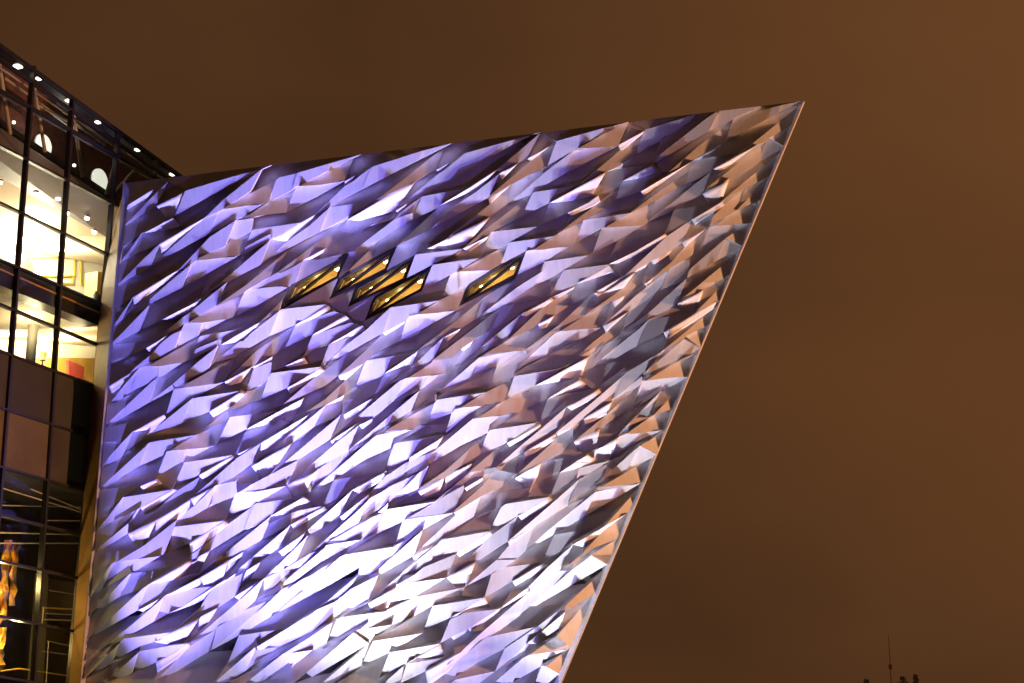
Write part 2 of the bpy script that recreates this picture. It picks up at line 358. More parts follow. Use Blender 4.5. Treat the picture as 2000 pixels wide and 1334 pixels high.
# ------------------------------------------------------------------ the faceted prow wall
# every facet's outline, read from the photograph along its sight lines; first letter = tilt class; w and s are glows and shadow strips shaped as sheets
DATA = """m249.5,361.2 267.5,381.5 249.5,399.5
w251.7,398.7 298.2,370.2 293.0,383.0 249.5,408.5
b245.0,439.2 327.5,355.2 305.0,402.5
m247.7,408.5 293.0,383.7 245.0,435.5
w305.7,404.0 355.2,377.7 341.7,417.5 314.0,413.0
b341.0,422.0 362.0,372.5 461.0,343.2 456.5,356.0
b457.2,355.7 461.7,342.8 528.5,323.0
m244.2,440.7 338.0,425.0 276.5,455.7 239.7,483.5
w279.5,456.5 338.0,425.0 350.0,438.5 296.0,453.5
b236.7,515.0 276.5,457.2 252.5,501.5
m276.5,459.5 296.0,453.5 369.5,439.2 311.0,476.7 252.5,503.0
w311.0,477.5 399.5,425.7 380.0,447.5 314.0,486.5
b296.0,518.0 399.5,429.5 426.5,413.7 408.5,456.5
b441.5,476.0 459.5,431.0 494.0,426.5 491.0,452.0
p384.5,509.0 440.0,480.5 490.2,455.0 474.5,496.2
b398.0,425.0 434.0,392.0 510.7,330.5 489.0,373.2 477.0,381.5 441.0,404.0
p436.5,408.5 489.0,377.7 538.5,353.0 524.2,395.0 480.0,402.5
b408.8,456.5 428.3,411.5 478.5,403.2 510.0,399.5 481.5,417.5
b524.2,394.2 544.5,347.0 580.5,338.0 570.0,371.7
b570.0,371.7 580.5,338.0 644.2,319.2 640.5,333.5 579.0,363.5
b640.5,333.5 644.2,319.2 703.5,300.5 691.5,308.0
p583.5,363.5 692.2,308.0 672.7,353.0 657.0,356.0 591.0,363.5
p478.5,425.0 571.5,374.7 557.2,415.2 517.5,419.7
b559.5,413.0 577.5,365.7 631.5,360.5 670.5,356.0 615.0,386.0
w672.0,356.0 694.5,341.7 690.0,350.0 673.5,359.7
b615.0,419.0 675.0,365.0 726.0,326.0 705.0,371.0 649.5,401.0
b624.0,453.5 643.5,405.5 735.0,390.5 673.5,426.5
w675.0,427.2 810.0,356.0 780.0,399.5 702.0,435.5
b706.5,368.8 727.5,324.5 823.0,295.0 818.5,311.5
b818.5,311.5 824.5,294.2 880.0,278.5 869.5,286.0
p738.0,390.5 782.5,355.0 872.5,286.7 851.5,331.0 812.5,353.5 760.0,379.0
w853.0,332.5 877.0,317.5 871.0,326.5 856.0,335.5
b776.5,405.2 904.0,302.5 887.5,346.0 830.5,378.2
b888.2,346.0 907.7,299.5 1005.2,272.5 1000.0,283.0
b1000.0,283.0 1006.0,271.7 1055.5,256.7 1045.0,260.5
l971.5,331.0 1054.0,259.0 1031.5,304.0 977.5,335.5
w772.7,412.0 796.0,397.0 791.5,404.5 776.5,415.0
w974.5,340.0 1012.0,319.0 994.0,337.0 976.0,343.0
p956.5,382.0 1031.5,319.0 1078.0,283.0 1064.5,326.5 1030.0,343.0 1000.0,359.5
w953.5,386.5 1030.0,347.5 1027.0,352.0 955.0,394.0
m991.0,398.5 1001.5,362.5 1058.5,331.0 1060.0,340.0
w1030.0,310.0 1079.5,280.0 1076.5,286.0 1033.0,313.0
b1069.7,323.5 1087.0,275.5 1180.0,250.0 1178.5,256.0 1129.0,289.7
b1178.5,256.0 1180.0,250.0 1228.0,235.7 1222.0,241.0
b989.5,400.1 1030.0,367.0 1118.5,295.0 1102.0,340.0 1040.5,376.0
b1103.5,338.5 1120.0,293.5 1159.0,289.0 1205.5,286.0
p1129.0,290.5 1226.5,239.5 1205.5,284.5 1157.5,289.0
w1208.5,283.0 1258.0,256.0 1253.5,268.0 1210.0,289.0
p1135.0,358.0 1217.5,292.0 1255.0,262.0 1243.0,301.7 1210.0,323.5
w1184.5,335.5 1217.5,317.5 1216.0,323.5 1186.0,338.5
w1216.0,353.5 1276.0,320.5 1285.0,328.0 1219.0,356.5
m1168.0,380.5 1184.5,337.0 1276.0,320.5 1216.0,353.5
l1243.5,300.7 1262.6,253.0 1360.5,223.5 1347.0,238.5 1290.0,274.5
m1290.0,276.0 1359.0,235.5 1386.0,223.5 1380.0,231.0 1291.5,300.0 1278.0,315.0
l1276.5,318.7 1290.0,303.0 1401.0,215.2 1384.5,256.5
l1386.0,255.0 1405.5,213.7 1486.5,204.0 1435.5,229.5
l1417.5,276.0 1437.0,229.5 1525.5,205.5 1521.0,220.5
l1521.0,220.5 1527.0,204.7 1563.0,196.5
p1306.5,336.0 1365.0,285.0 1431.7,234.0 1417.5,276.0 1365.0,306.0
w1252.5,373.5 1354.5,313.5 1309.5,345.0 1255.5,379.6
m1341.0,358.5 1357.5,315.0 1449.0,297.0 1393.5,330.0 1339.5,361.5
w1393.5,331.5 1480.5,282.0 1440.0,312.0 1404.0,333.0
w1356.0,312.0 1398.0,291.0 1392.0,295.5 1359.0,315.0
p1380.0,367.5 1497.0,276.0 1480.5,318.0 1425.0,348.0 1386.0,366.0
l1482.0,316.5 1503.0,269.2 1530.0,286.5
p1450.5,295.5 1569.7,201.0 1549.5,241.5 1500.0,268.5
p1506.0,267.0 1551.0,243.0 1531.5,285.0
b232.8,556.0 309.6,476.8 290.4,523.2
m235.2,518.4 253.6,509.6 282.4,504.0 232.8,555.2
b344.8,529.6 380.0,494.4 409.9,462.6 457.9,432.8 441.4,476.0 388.0,504.0
w260.0,580.0 348.8,527.2 336.8,542.4 261.6,595.2
m261.6,595.2 336.8,542.4 292.0,585.6 247.2,617.6
m232.8,556.8 319.2,544.0 260.0,579.2 228.0,604.8
b224.0,634.4 258.4,579.2 237.6,625.6
s242.4,624.0 290.4,584.0 292.0,593.6
b292.0,588.8 372.0,516.8 356.0,561.6 295.2,596.0
b356.8,561.6 375.2,514.4 388.0,508.8 463.2,500.8
m226.4,636.8 244.0,624.0 288.8,598.4 223.2,668.8
b222.4,673.6 292.0,597.6 271.2,646.4
m271.2,646.4 295.2,596.8 386.4,582.4 292.0,636.8
s292.0,636.8 386.4,583.2 388.0,587.2 317.6,624.0
w319.2,620.8 391.2,584.0 380.0,598.4 324.0,622.4
m391.2,580.8 408.8,536.0 464.8,510.4 440.8,544.0
b304.8,662.4 356.0,620.8 442.4,552.0 420.8,598.4 360.8,632.0 327.2,652.8
p367.2,630.4 420.0,601.6 476.0,572.8 456.8,619.2 436.0,624.0
b341.6,680.0 359.2,635.2 394.4,630.4 386.4,656.0
b386.4,654.4 394.4,630.4 442.4,624.0 392.8,649.6
b392.8,578.8 444.0,545.2 525.6,470.8 507.2,518.0 444.0,552.4
p423.2,598.8 480.8,556.4 559.2,491.6 541.6,532.4 535.2,535.6 476.0,570.8
l480.8,567.6 538.4,535.6 548.0,535.6 548.0,559.6 522.4,561.2
l548.0,559.6 548.0,534.0 591.2,510.0 573.6,553.2 562.4,561.2
b479.2,482.8 495.2,448.4 587.2,434.8 530.4,467.6 528.0,456.4
b475.2,496.4 479.2,482.8 528.0,456.4 528.8,468.4
w530.4,469.2 615.0,418.3 610.4,430.0 538.4,479.6
m511.2,511.6 530.4,471.6 560.8,471.6 516.0,510.0
b514.4,512.4 560.8,471.6 641.9,407.8 624.0,453.2 541.6,496.4
b624.0,453.2 641.9,407.8 743.5,391.0 677.9,429.5
p538.4,535.6 674.4,431.6 658.4,473.2 594.4,508.4
m660.0,471.6 676.0,430.0 701.9,431.6 772.0,410.8 708.0,447.6
w594.4,506.8 636.0,484.4 628.0,497.2 597.6,516.4
m577.6,551.6 594.4,510.0 669.6,495.6 660.0,506.8
1546.4,603.6 569.6,554.8 678.4,494.0 660.8,542.8
g552.8,603.6 660.0,546.8 641.6,591.6 636.0,594.8
2642.4,585.2 664.0,540.4 776.0,479.6 755.2,527.6
g640.0,594.8 692.0,566.0 676.0,609.2 672.8,614.0
g674.4,614.0 728.8,582.0 712.8,625.2 706.4,630.0
s684.8,455.6 772.8,409.2 774.4,415.6 699.2,450.8
3680.0,599.6 696.0,559.6 811.2,497.2 790.4,546.8
4708.8,628.4 731.2,578.8 844.8,517.2 824.0,567.6
p680.0,529.2 742.4,468.4 726.4,505.2 689.6,526.0
b686.4,492.4 772.8,426.8 808.0,410.8 805.6,428.4 740.8,466.8
g686.4,495.6 740.0,469.2 700.8,502.0
l771.2,430.0 824.0,383.6 806.4,415.6
b807.2,428.4 824.0,382.0 916.0,367.1 859.2,401.2
w857.6,402.8 971.5,330.0 947.5,355.6 860.8,407.6
p776.0,479.6 856.0,406.0 837.6,449.2
m840.0,446.0 857.6,406.0 916.8,375.6 888.0,402.8
b841.6,446.8 871.0,419.9 971.5,340.1 953.0,386.5
m758.4,526.0 778.4,481.2 870.4,468.4 808.0,498.0
w833.6,486.0 958.4,423.6 920.0,466.8 848.0,486.0
p878.4,460.4 937.6,414.0 1001.6,362.8 987.2,399.6 952.0,422.0
w904.0,486.0 955.2,460.4 952.0,465.2 912.0,489.2
p892.8,530.8 936.0,508.4 992.0,478.0 977.6,516.4 958.4,527.6
b862.4,584.4 879.2,537.2 894.4,532.4 895.2,567.6
b895.2,567.6 894.4,532.4 958.4,528.4 916.8,551.6 912.0,559.6
b794.4,542.8 813.6,498.0 902.4,486.0 846.4,515.6
b825.6,567.6 846.4,518.0 934.4,504.4 892.8,532.4 878.4,540.4
5896.0,598.8 916.0,554.0 1028.0,490.0 1007.2,539.6
p907.2,484.0 940.0,454.4 1034.4,381.6 1020.0,422.4 960.8,452.8 940.0,464.0
b941.6,501.6 960.0,456.0 1050.4,442.4 994.4,473.6
b980.0,515.2 995.2,474.4 1080.8,461.6 1028.8,488.8
b1022.4,421.6 1040.8,373.6 1128.8,361.6 1072.8,396.8
w1072.8,396.0 1184.5,335.5 1164.0,369.6 1100.0,393.6
m1056.8,438.4 1072.8,400.0 1164.0,380.8 1108.0,416.0
w1108.0,416.8 1165.6,382.4 1170.4,390.4 1112.8,419.2
p1090.4,456.0 1212.0,363.2 1197.6,400.0 1156.0,420.8 1140.0,430.4
m1202.4,390.4 1217.4,356.5 1303.0,338.6 1252.0,373.6
b1121.6,476.0 1141.6,430.4 1231.2,416.0 1175.2,446.4
p1042.4,488.0 1087.2,457.6 1138.4,433.6 1120.8,479.2 1092.0,483.2
l1157.6,493.6 1176.8,447.2 1258.4,438.4 1205.6,470.4
b1010.4,536.8 1029.6,490.4 1058.4,488.0 1109.6,482.4 1058.4,513.6
b1042.4,558.4 1063.2,511.2 1149.6,498.4 1093.6,532.0 1074.4,544.0
b1076.0,575.2 1100.0,528.0 1188.0,516.5 1128.8,552.8
w1128.8,552.8 1189.6,518.4 1202.4,531.2 1132.0,556.8
p1180.8,444.8 1232.0,415.2 1280.0,392.8 1267.2,432.8 1252.8,440.8
m1190.4,515.2 1209.6,470.4 1299.2,456.0 1240.0,491.2
w1190.4,515.2 1300.8,456.8 1305.6,463.2 1200.0,514.4
p1232.0,415.2 1276.8,381.6 1347.2,333.6 1337.6,359.2 1302.4,378.4
w1280.0,392.8 1315.2,376.8 1312.0,381.6 1283.2,397.6
m1270.4,428.0 1280.0,394.4 1344.0,357.6 1360.0,351.2 1289.6,408.8
l1268.8,432.8 1315.2,394.4 1390.4,333.0 1373.6,378.4 1321.6,405.6
w1374.4,378.4 1424.0,351.2 1409.6,392.8 1376.0,383.2
p1409.6,392.8 1424.0,380.0 1529.9,294.1 1512.0,337.4 1456.0,368.0
p1387.2,439.2 1392.0,423.2 1459.2,368.0 1440.0,410.4
w1352.0,428.0 1409.6,394.4 1412.8,397.6 1355.2,434.4
m1302.4,453.6 1316.8,410.4 1408.0,393.6 1352.0,426.4
v1222.4,536.8 1302.4,461.6 1351.2,428.8 1332.8,472.8 1272.0,509.6
w1272.0,511.2 1312.0,488.8 1308.8,493.6 1275.2,514.4
w1334.4,474.4 1379.2,447.2 1376.0,455.2 1336.0,479.2
p1276.8,541.6 1310.4,512.8 1379.2,450.4 1367.2,488.8 1334.4,509.6
l1369.6,487.2 1385.6,444.0 1396.8,440.8 1464.0,436.0 1408.0,466.4
p1393.6,439.2 1443.2,410.4 1489.6,388.0 1472.0,432.8 1408.0,440.8
p1440.0,412.0 1449.6,399.2 1508.8,341.6 1490.4,387.2
p1417.6,464.8 1470.4,434.4 1454.4,480.8
l1342.4,543.2 1347.2,525.6 1419.2,464.8 1400.0,509.6
l1400.0,509.6 1420.0,464.0 1449.6,480.8
m1302.4,548.0 1310.4,522.4 1376.0,487.2 1401.6,479.2 1345.6,527.2 1342.4,543.2
p1368.0,554.4 1448.8,486.4 1428.8,532.0 1404.8,549.6
b459.2,617.2 478.4,569.2 548.0,560.4 562.4,562.8 500.0,598.0
m220.8,675.6 300.8,665.2 262.4,690.0 217.6,706.0
s217.6,714.0 272.0,682.0 326.4,654.8 284.8,680.4
w281.6,682.0 329.6,654.8 320.0,664.4 288.0,685.2
b254.4,728.4 296.0,691.6 336.0,653.2 352.0,646.8 339.2,680.4 272.0,718.8
w213.6,754.0 262.4,718.8 249.6,739.6 216.0,762.0
p288.0,715.6 388.8,659.6 371.2,702.8 350.4,709.2 308.8,715.6
b382.4,682.0 392.0,656.4 486.4,639.6 430.4,674.0 424.0,664.4
b374.4,701.2 382.4,682.0 424.0,664.4 424.0,677.2 400.0,688.4
b336.8,750.8 384.0,709.2 424.8,676.4 408.0,719.6 344.0,755.6
b288.8,787.6 337.6,749.2 339.2,760.4 292.8,786.0
p356.8,754.0 459.2,698.0 438.4,746.0 422.4,749.2
b208.0,794.0 272.0,722.0 254.4,765.2
b254.4,765.2 272.8,720.4 304.8,715.6 307.2,738.0
b308.8,738.0 304.8,715.6 355.2,709.2 320.0,733.2
b205.6,835.6 306.4,741.2 287.2,789.2
m208.0,797.2 240.0,778.0 296.0,746.0 204.8,830.8
m291.2,786.0 308.8,740.4 344.0,739.6 334.4,749.2
b324.8,808.4 340.8,760.4 376.0,755.6 435.2,747.6 376.0,778.0
w257.6,844.4 320.0,810.0 326.4,819.6 265.6,854.8
m205.6,838.0 313.6,811.6 257.6,843.6 240.0,863.0 201.6,863.0
b272.0,865.2 326.4,818.0 372.0,781.2 356.0,826.0
b356.0,826.0 374.4,778.0 468.8,763.6 408.0,804.4
w408.0,803.6 470.4,766.8 478.4,771.6 412.8,810.0
w428.0,674.0 507.2,630.0 488.8,650.8 431.2,686.0
m420.0,706.8 426.4,679.6 468.0,666.8 421.6,708.4
b421.6,708.4 490.4,650.8 544.8,607.6 525.6,657.2 461.6,694.0
b527.2,657.2 546.4,608.4 637.6,594.8 576.8,634.8
w438.4,745.2 492.0,716.4 479.2,734.0 442.4,750.0
p439.2,742.0 500.0,686.0 575.2,636.4 557.6,678.0 532.0,695.6 490.4,716.4
p444.0,803.0 479.2,769.2 522.4,742.0 509.6,780.4
p504.8,631.6 551.2,586.8 544.8,606.0
w576.8,631.6 640.8,596.4 650.4,606.0 580.0,636.4
l559.2,674.8 577.6,634.8 652.0,607.6 671.2,614.0 610.4,654.0
w610.4,654.0 674.4,615.6 685.6,625.2 615.2,658.8
l592.8,698.0 612.0,657.2 685.6,630.0 703.2,634.8 642.4,673.2 612.0,682.8
w647.2,670.0 708.0,634.8 712.8,639.6 648.8,674.8
l625.6,716.4 645.6,673.2 682.4,658.8 636.0,711.6
p552.8,790.0 608.8,742.0 679.2,689.2 660.0,734.0 636.0,753.2 596.0,770.8
w495.2,718.0 533.6,695.6 532.0,702.0 496.8,722.8
l480.8,764.4 495.2,719.6 528.8,705.2 522.4,738.8
w487.2,756.4 522.4,738.8 519.2,743.6 490.4,759.6
m528.8,729.2 528.8,706.8 594.4,697.2 557.6,714.8
w557.6,713.2 592.8,698.8 597.6,705.2 560.8,716.4
b511.2,778.8 528.8,732.4 623.2,717.2 560.8,758.0 536.8,767.6
w560.8,758.0 626.4,719.6 632.8,724.4 564.0,764.4
w660.0,737.2 712.8,708.4 708.0,716.4 664.8,743.6
p597.6,805.2 634.4,780.4 711.2,711.6 694.4,754.8 672.8,770.8 636.0,791.6
w634.4,791.6 672.8,770.8 669.6,777.2 640.8,796.4
b627.2,717.6 680.0,671.2 762.4,600.8 743.2,652.8 680.0,687.2
b743.2,652.8 764.8,600.0 857.6,587.2 824.0,603.2 798.4,612.8 793.6,625.6
w747.2,649.6 792.0,624.0 790.4,628.8 750.4,652.8
p660.8,732.0 684.8,712.0 740.8,659.2 790.4,628.8 777.6,667.2 720.0,697.6 712.0,707.2
b782.4,662.4 800.0,617.6 889.6,606.4 824.0,643.2
p814.4,614.4 862.4,585.6 908.8,564.8 894.4,606.4 856.0,611.2
s776.0,668.8 782.4,660.8 824.0,644.8 816.0,652.8
b695.2,754.4 716.8,704.0 811.2,688.8 750.4,729.6
w748.8,731.2 817.6,683.2 808.0,704.0 760.0,737.6
m732.8,769.6 747.2,734.4 792.0,713.6 750.4,756.8
p816.0,686.4 856.0,654.4 944.0,582.4 928.0,624.0 867.2,657.6 840.0,672.0
b790.4,724.8 866.4,660.8 844.8,704.0
s753.6,752.0 788.8,724.8 843.2,704.0 843.2,708.8 782.4,742.4
w867.2,659.2 899.2,641.6 897.6,644.8 870.4,664.0
p846.4,705.6 979.2,599.2 960.8,643.2 926.4,662.4 900.8,681.6 884.8,697.6
p796.8,738.4 846.4,706.4 884.8,699.2 870.4,729.6 859.2,732.0
w900.8,681.6 929.6,662.4 920.0,675.2 904.0,686.4
m883.2,715.2 904.0,686.4 960.0,644.8 984.0,636.8 904.0,704.0
m929.6,622.4 945.6,580.8 972.8,563.2 1004.8,548.8 984.0,572.8
s894.4,716.8 939.2,678.4 993.6,656.0 992.0,664.0 944.0,688.0
b854.4,766.4 934.4,699.2 918.4,737.6 872.0,756.8
b919.2,737.6 936.0,697.6 1012.8,686.4 969.6,718.4
s852.8,774.4 859.2,764.8 918.4,739.2 966.4,720.0 916.8,745.6
b930.4,623.2 940.0,615.2 1010.4,560.8 1058.4,530.4 1042.4,560.0 978.4,596.0
m962.4,642.4 978.4,599.2 1076.0,580.8 1016.8,614.4
w1016.8,615.2 1077.6,581.6 1082.4,586.4 1023.2,618.4
b940.0,677.6 1015.2,615.2 993.6,661.6 949.6,680.8
p946.4,692.0 994.4,663.2 1044.0,639.2 1029.6,680.8 1004.0,685.6
p992.8,661.6 1052.0,607.2 1122.4,560.0 1108.0,599.2 1050.4,632.8
m1109.6,597.6 1124.0,559.2 1191.2,533.6 1212.0,540.0 1159.2,572.0
w1076.0,578.4 1124.0,556.0 1122.4,560.8 1080.8,581.6
w1159.2,573.6 1240.8,532.0 1228.0,549.6 1164.0,576.8
w1048.8,634.4 1084.0,615.2 1074.4,629.6 1052.0,639.2
p1032.8,680.8 1092.0,634.4 1160.8,572.8 1141.6,616.8 1084.0,650.4
b1008.8,720.8 1086.4,650.4 1068.0,693.6 1029.6,709.6
b1068.8,692.8 1087.2,650.4 1173.6,640.0 1128.8,666.4
s1002.4,730.4 1029.6,709.6 1068.0,693.6 1128.8,666.4 1100.0,682.4 1061.6,698.4
p1093.6,647.2 1143.2,620.0 1196.0,588.0 1176.8,638.4
w1197.6,591.2 1220.0,576.8 1218.4,581.6 1199.2,596.0
w1045.6,753.0 1149.6,696.8 1133.6,736.8 1084.0,746.4
p1098.4,719.2 1180.0,666.4 1173.6,677.6 1148.0,695.2
m1135.2,736.8 1149.6,698.4 1180.0,677.6 1212.0,661.6 1146.4,722.4
m956.0,754.4 967.2,716.0 1026.4,684.0 1029.6,693.6 1002.4,727.2
v1177.6,636.4 1240.0,578.8 1307.2,526.8 1291.2,566.0 1262.4,586.8 1228.8,607.6
w1177.6,638.0 1228.8,609.2 1227.2,614.0 1180.8,644.4
w1257.6,554.8 1275.2,544.4 1273.6,546.8 1260.8,558.0
w1161.6,570.8 1265.6,514.8 1262.4,519.6 1169.6,572.4
p1160.0,602.8 1216.0,561.2 1267.2,516.4 1256.0,550.0 1222.4,574.0 1196.8,588.4
m1292.8,564.4 1308.8,526.0 1347.2,506.8 1344.0,530.8
s1292.8,566.8 1344.0,530.8 1342.4,542.8
l1265.6,612.4 1342.4,542.8 1323.2,593.2 1266.4,624.4
m1219.2,638.0 1232.0,609.2 1292.8,569.2 1336.0,548.4 1265.6,609.2
s1214.4,647.6 1265.6,612.4 1264.8,625.2 1214.4,652.4
w1324.8,593.2 1374.4,566.0 1366.4,590.0 1329.6,599.6
p1336.0,580.4 1368.0,554.0 1404.8,550.0 1374.4,566.0
m1245.6,674.8 1267.2,626.0 1356.8,610.8 1297.6,649.2
w1297.6,649.2 1400.0,588.4 1396.8,596.4 1300.8,657.2
p1360.0,606.0 1424.0,542.0 1404.8,586.8 1372.8,602.8
p1294.4,684.4 1404.8,593.2 1385.6,632.4 1339.2,657.2
p1340.8,658.8 1385.6,634.8 1366.4,679.6
b1160.0,718.0 1264.8,627.6 1244.8,674.8 1185.6,710.0
p1140.8,684.4 1160.0,666.8 1228.8,610.8 1212.8,650.8 1185.6,671.6
m1160.0,702.0 1185.6,671.6 1249.6,641.2 1169.6,705.2
l1318.4,705.2 1336.0,662.8 1364.8,681.2
m201.2,863.6 239.6,862.0 217.2,887.6 198.0,913.2
b198.8,916.4 257.2,846.0 235.6,894.8
m244.4,879.6 258.8,847.6 289.2,839.6 252.4,878.0
m198.0,918.0 236.4,895.6 268.4,878.0 284.4,871.6 195.6,953.2
b194.8,958.0 287.6,868.4 273.2,910.0
b273.2,910.0 290.8,864.4 382.0,850.0 326.0,870.0 318.0,889.2 303.6,896.4
s319.6,886.0 326.0,870.0 350.0,868.4 326.0,881.2
p334.0,880.4 350.0,868.4 383.6,850.8 438.0,826.8 425.2,865.2 399.6,874.8 361.2,878.0
b305.2,930.8 324.4,884.4 361.2,879.6 354.8,902.0
b354.8,905.2 362.8,881.2 418.8,870.0 362.8,898.8
m195.6,959.6 294.0,940.4 265.2,953.2 225.2,983.6 188.4,999.6
w273.2,950.0 303.6,937.2 310.0,942.0 276.4,953.2
b337.2,954.8 359.6,903.6 452.4,889.2 388.4,927.6
w390.0,927.6 454.0,891.6 463.6,894.0 393.2,932.4
l255.6,1039.6 316.4,986.8 346.8,958.0 390.0,931.6 371.6,974.0 346.8,991.6 305.2,1015.6
b222.8,1009.2 239.6,971.6 332.4,957.2 274.0,991.6 270.8,981.2
s222.8,1010.8 270.8,981.2 270.8,990.0 220.4,1017.2
w274.0,992.4 337.2,958.0 348.4,959.6 278.0,998.0
b186.8,1039.6 238.0,972.4 218.8,1018.8
m188.4,1001.2 225.2,985.2 188.4,1036.4
m190.0,1039.6 218.8,1020.4 268.4,994.8 246.0,1018.8 220.4,1043.0
w370.8,977.2 425.2,946.8 420.4,954.8 375.6,983.6
w305.2,1015.6 370.8,977.2 370.8,986.8 303.6,1038.0
b340.4,1029.2 345.2,1015.6 420.4,948.4 406.0,991.6
l409.2,990.0 425.2,950.0 463.6,935.6 457.2,970.8 434.8,978.8
l373.2,973.2 410.0,941.2 462.8,894.8 510.8,864.4 491.6,906.0 458.0,931.6 427.6,946.0
b441.2,1015.6 462.8,962.8 558.8,949.2 499.6,983.0 474.0,997.2
p402.0,834.0 410.0,828.4 443.9,803.0 448.4,814.8 438.8,822.8
b425.2,866.0 445.2,816.4 538.0,802.8 480.4,838.8
w480.4,838.8 594.0,777.2 579.6,810.0 522.0,827.6
m459.6,886.8 478.8,845.2 522.0,829.2 571.6,822.0 512.4,862.8
w512.4,864.4 603.6,810.0 570.0,842.0 509.2,882.0
w464.4,886.8 509.2,864.4 506.0,870.8 467.6,890.0
b494.8,904.4 632.4,792.4 613.2,834.0 571.6,864.4
s578.0,859.6 613.2,832.4 611.6,837.2 586.0,859.6
m615.6,832.4 634.0,792.4 670.8,782.8 666.0,810.0
m669.2,782.8 723.6,774.8 670.8,810.0
w669.2,810.0 728.4,776.4 730.0,779.6 672.4,816.4
b526.8,927.6 667.6,810.8 643.6,859.6 610.0,880.4
w491.6,910.8 570.0,867.6 531.6,920.4 499.6,922.0
l469.2,960.4 525.2,928.4 582.8,898.0 560.4,948.4
s461.2,939.6 491.6,946.0 462.8,962.0
l413.2,983.0 427.6,947.6 461.2,936.4 459.6,966.8 434.0,979.6
b562.0,946.0 701.2,830.0 680.4,877.2 618.0,918.8
w644.4,862.8 699.6,826.0 672.4,848.4 648.4,866.8
w560.4,949.2 614.8,922.0 595.6,962.0 563.6,955.6
l594.8,966.8 616.4,918.8 678.8,880.4 682.0,886.8 606.8,960.4
m632.4,984.4 651.6,938.0 730.0,923.6 688.4,957.2 642.0,983.0
b597.6,965.6 730.4,853.6 715.2,896.8 660.0,932.0
b715.2,896.0 735.2,850.4 804.0,840.0 768.8,855.2 762.4,876.0
w688.0,956.8 749.6,922.4 754.4,928.8 695.2,960.8
b660.0,844.8 788.0,740.8 767.2,786.4 728.8,816.8 698.4,824.8
b775.2,776.8 788.0,740.8 862.4,732.0 820.0,762.4 816.8,750.4
s762.4,789.6 775.2,778.4 816.8,751.2 817.6,760.8 768.8,789.6
w701.6,829.6 730.4,815.2 728.8,820.0 704.8,834.4
b688.8,872.8 818.4,764.0 802.4,804.0 728.8,845.6
s724.0,852.0 800.8,804.0 848.8,787.2 813.6,805.6 743.2,844.8
m804.8,801.6 820.0,764.0 871.2,728.8 887.2,733.6 845.6,772.0
b815.2,799.2 850.4,768.8 848.8,786.4
p751.2,842.4 847.2,789.6 834.4,826.4 813.6,832.8 792.8,839.2
b835.2,828.0 853.6,780.8 944.8,767.2 888.8,794.4 882.4,806.4
b869.6,846.4 888.8,799.2 941.6,792.8 912.8,810.4
s867.2,851.2 912.8,810.4 948.0,789.6 978.4,786.4 922.4,818.4
b836.0,900.0 848.8,880.8 922.4,820.0 901.6,869.6 839.2,906.4
b901.6,868.8 924.0,818.4 978.4,812.0 956.0,829.6 952.8,845.6
b749.6,919.2 770.4,867.2 866.4,852.8 800.8,893.6
w799.2,893.6 868.0,852.8 848.8,880.8 802.4,908.0
w749.6,922.4 800.8,896.8 775.2,909.6 756.0,924.0
s769.6,864.0 772.0,854.4 807.2,836.0 832.8,831.2 775.2,864.8
l728.8,955.2 754.4,928.8 799.2,900.0 791.2,922.4 759.2,951.2
l793.6,919.2 800.8,903.2 848.8,884.0 836.0,895.2
s786.4,928.8 792.8,919.2 836.0,895.2 837.6,904.8 784.8,935.2
p816.8,955.2 868.0,920.8 951.2,848.8 935.2,888.8 884.0,920.8 869.6,930.4
p900.0,796.4 949.6,766.0 998.4,741.2 983.2,783.6 957.6,790.0
b935.2,890.8 957.6,839.6 1048.8,826.0 989.6,865.2
s954.4,838.0 959.2,826.8 980.0,814.0 1012.0,807.6 967.2,834.8
p932.0,817.2 988.0,782.0 1034.4,761.2 1018.4,802.0 1002.4,807.6
b986.4,783.6 1004.8,734.8 1096.0,720.4 1037.6,754.8 1002.4,772.4
m1023.2,799.6 1037.6,758.0 1132.0,740.4 1069.6,778.8
w1071.2,777.2 1133.6,741.2 1146.4,751.6 1092.0,772.4
m1055.2,820.4 1071.2,778.8 1168.8,759.6 1106.4,794.8
s1060.0,818.8 1106.4,782.0 1104.8,793.2
w1108.0,796.4 1170.4,761.2 1173.6,766.0 1112.8,799.6
v970.4,911.6 1023.2,865.2 1106.4,796.4 1085.6,846.0 1028.0,879.6 989.6,902.0
w989.6,866.8 1055.2,828.4 1056.8,833.2 992.8,870.0
w1023.2,882.8 1085.6,847.6 1087.2,852.4 1024.8,890.8
w1087.2,847.6 1120.8,830.0 1117.6,836.4 1092.0,852.4
p1012.0,924.4 1090.4,850.8 1120.8,833.2 1119.2,858.8 1096.8,882.8 1056.8,903.6
p1120.8,858.8 1135.2,820.4 1119.2,834.8
m1052.0,923.6 1060.0,903.6 1154.4,883.6 1093.6,923.0
p916.0,923.6 964.0,881.2 987.2,866.0 968.8,910.8
p968.8,916.4 989.6,900.4 1024.8,882.8 1007.2,924.4
v1085.6,846.8 1218.4,732.4 1200.8,778.0 1143.2,813.2 1119.2,832.4
w1140.0,818.0 1196.0,784.4 1189.6,798.8 1141.6,826.0
p1124.0,859.6 1247.2,754.0 1234.4,800.4 1202.4,816.4 1172.0,837.2
m1168.8,757.2 1184.8,710.8 1284.0,691.6 1223.2,727.6
s1175.2,750.8 1221.6,717.2 1221.6,723.6 1170.4,757.2
w1223.2,728.4 1300.0,680.4 1292.0,690.0 1228.0,731.6
l1202.4,774.8 1218.4,733.2 1296.8,686.8 1260.0,726.8 1253.6,734.8
b1202.4,777.2 1256.8,732.4 1252.0,750.0
l1260.0,728.4 1265.6,722.0 1333.6,664.4 1317.6,705.2 1268.0,728.4
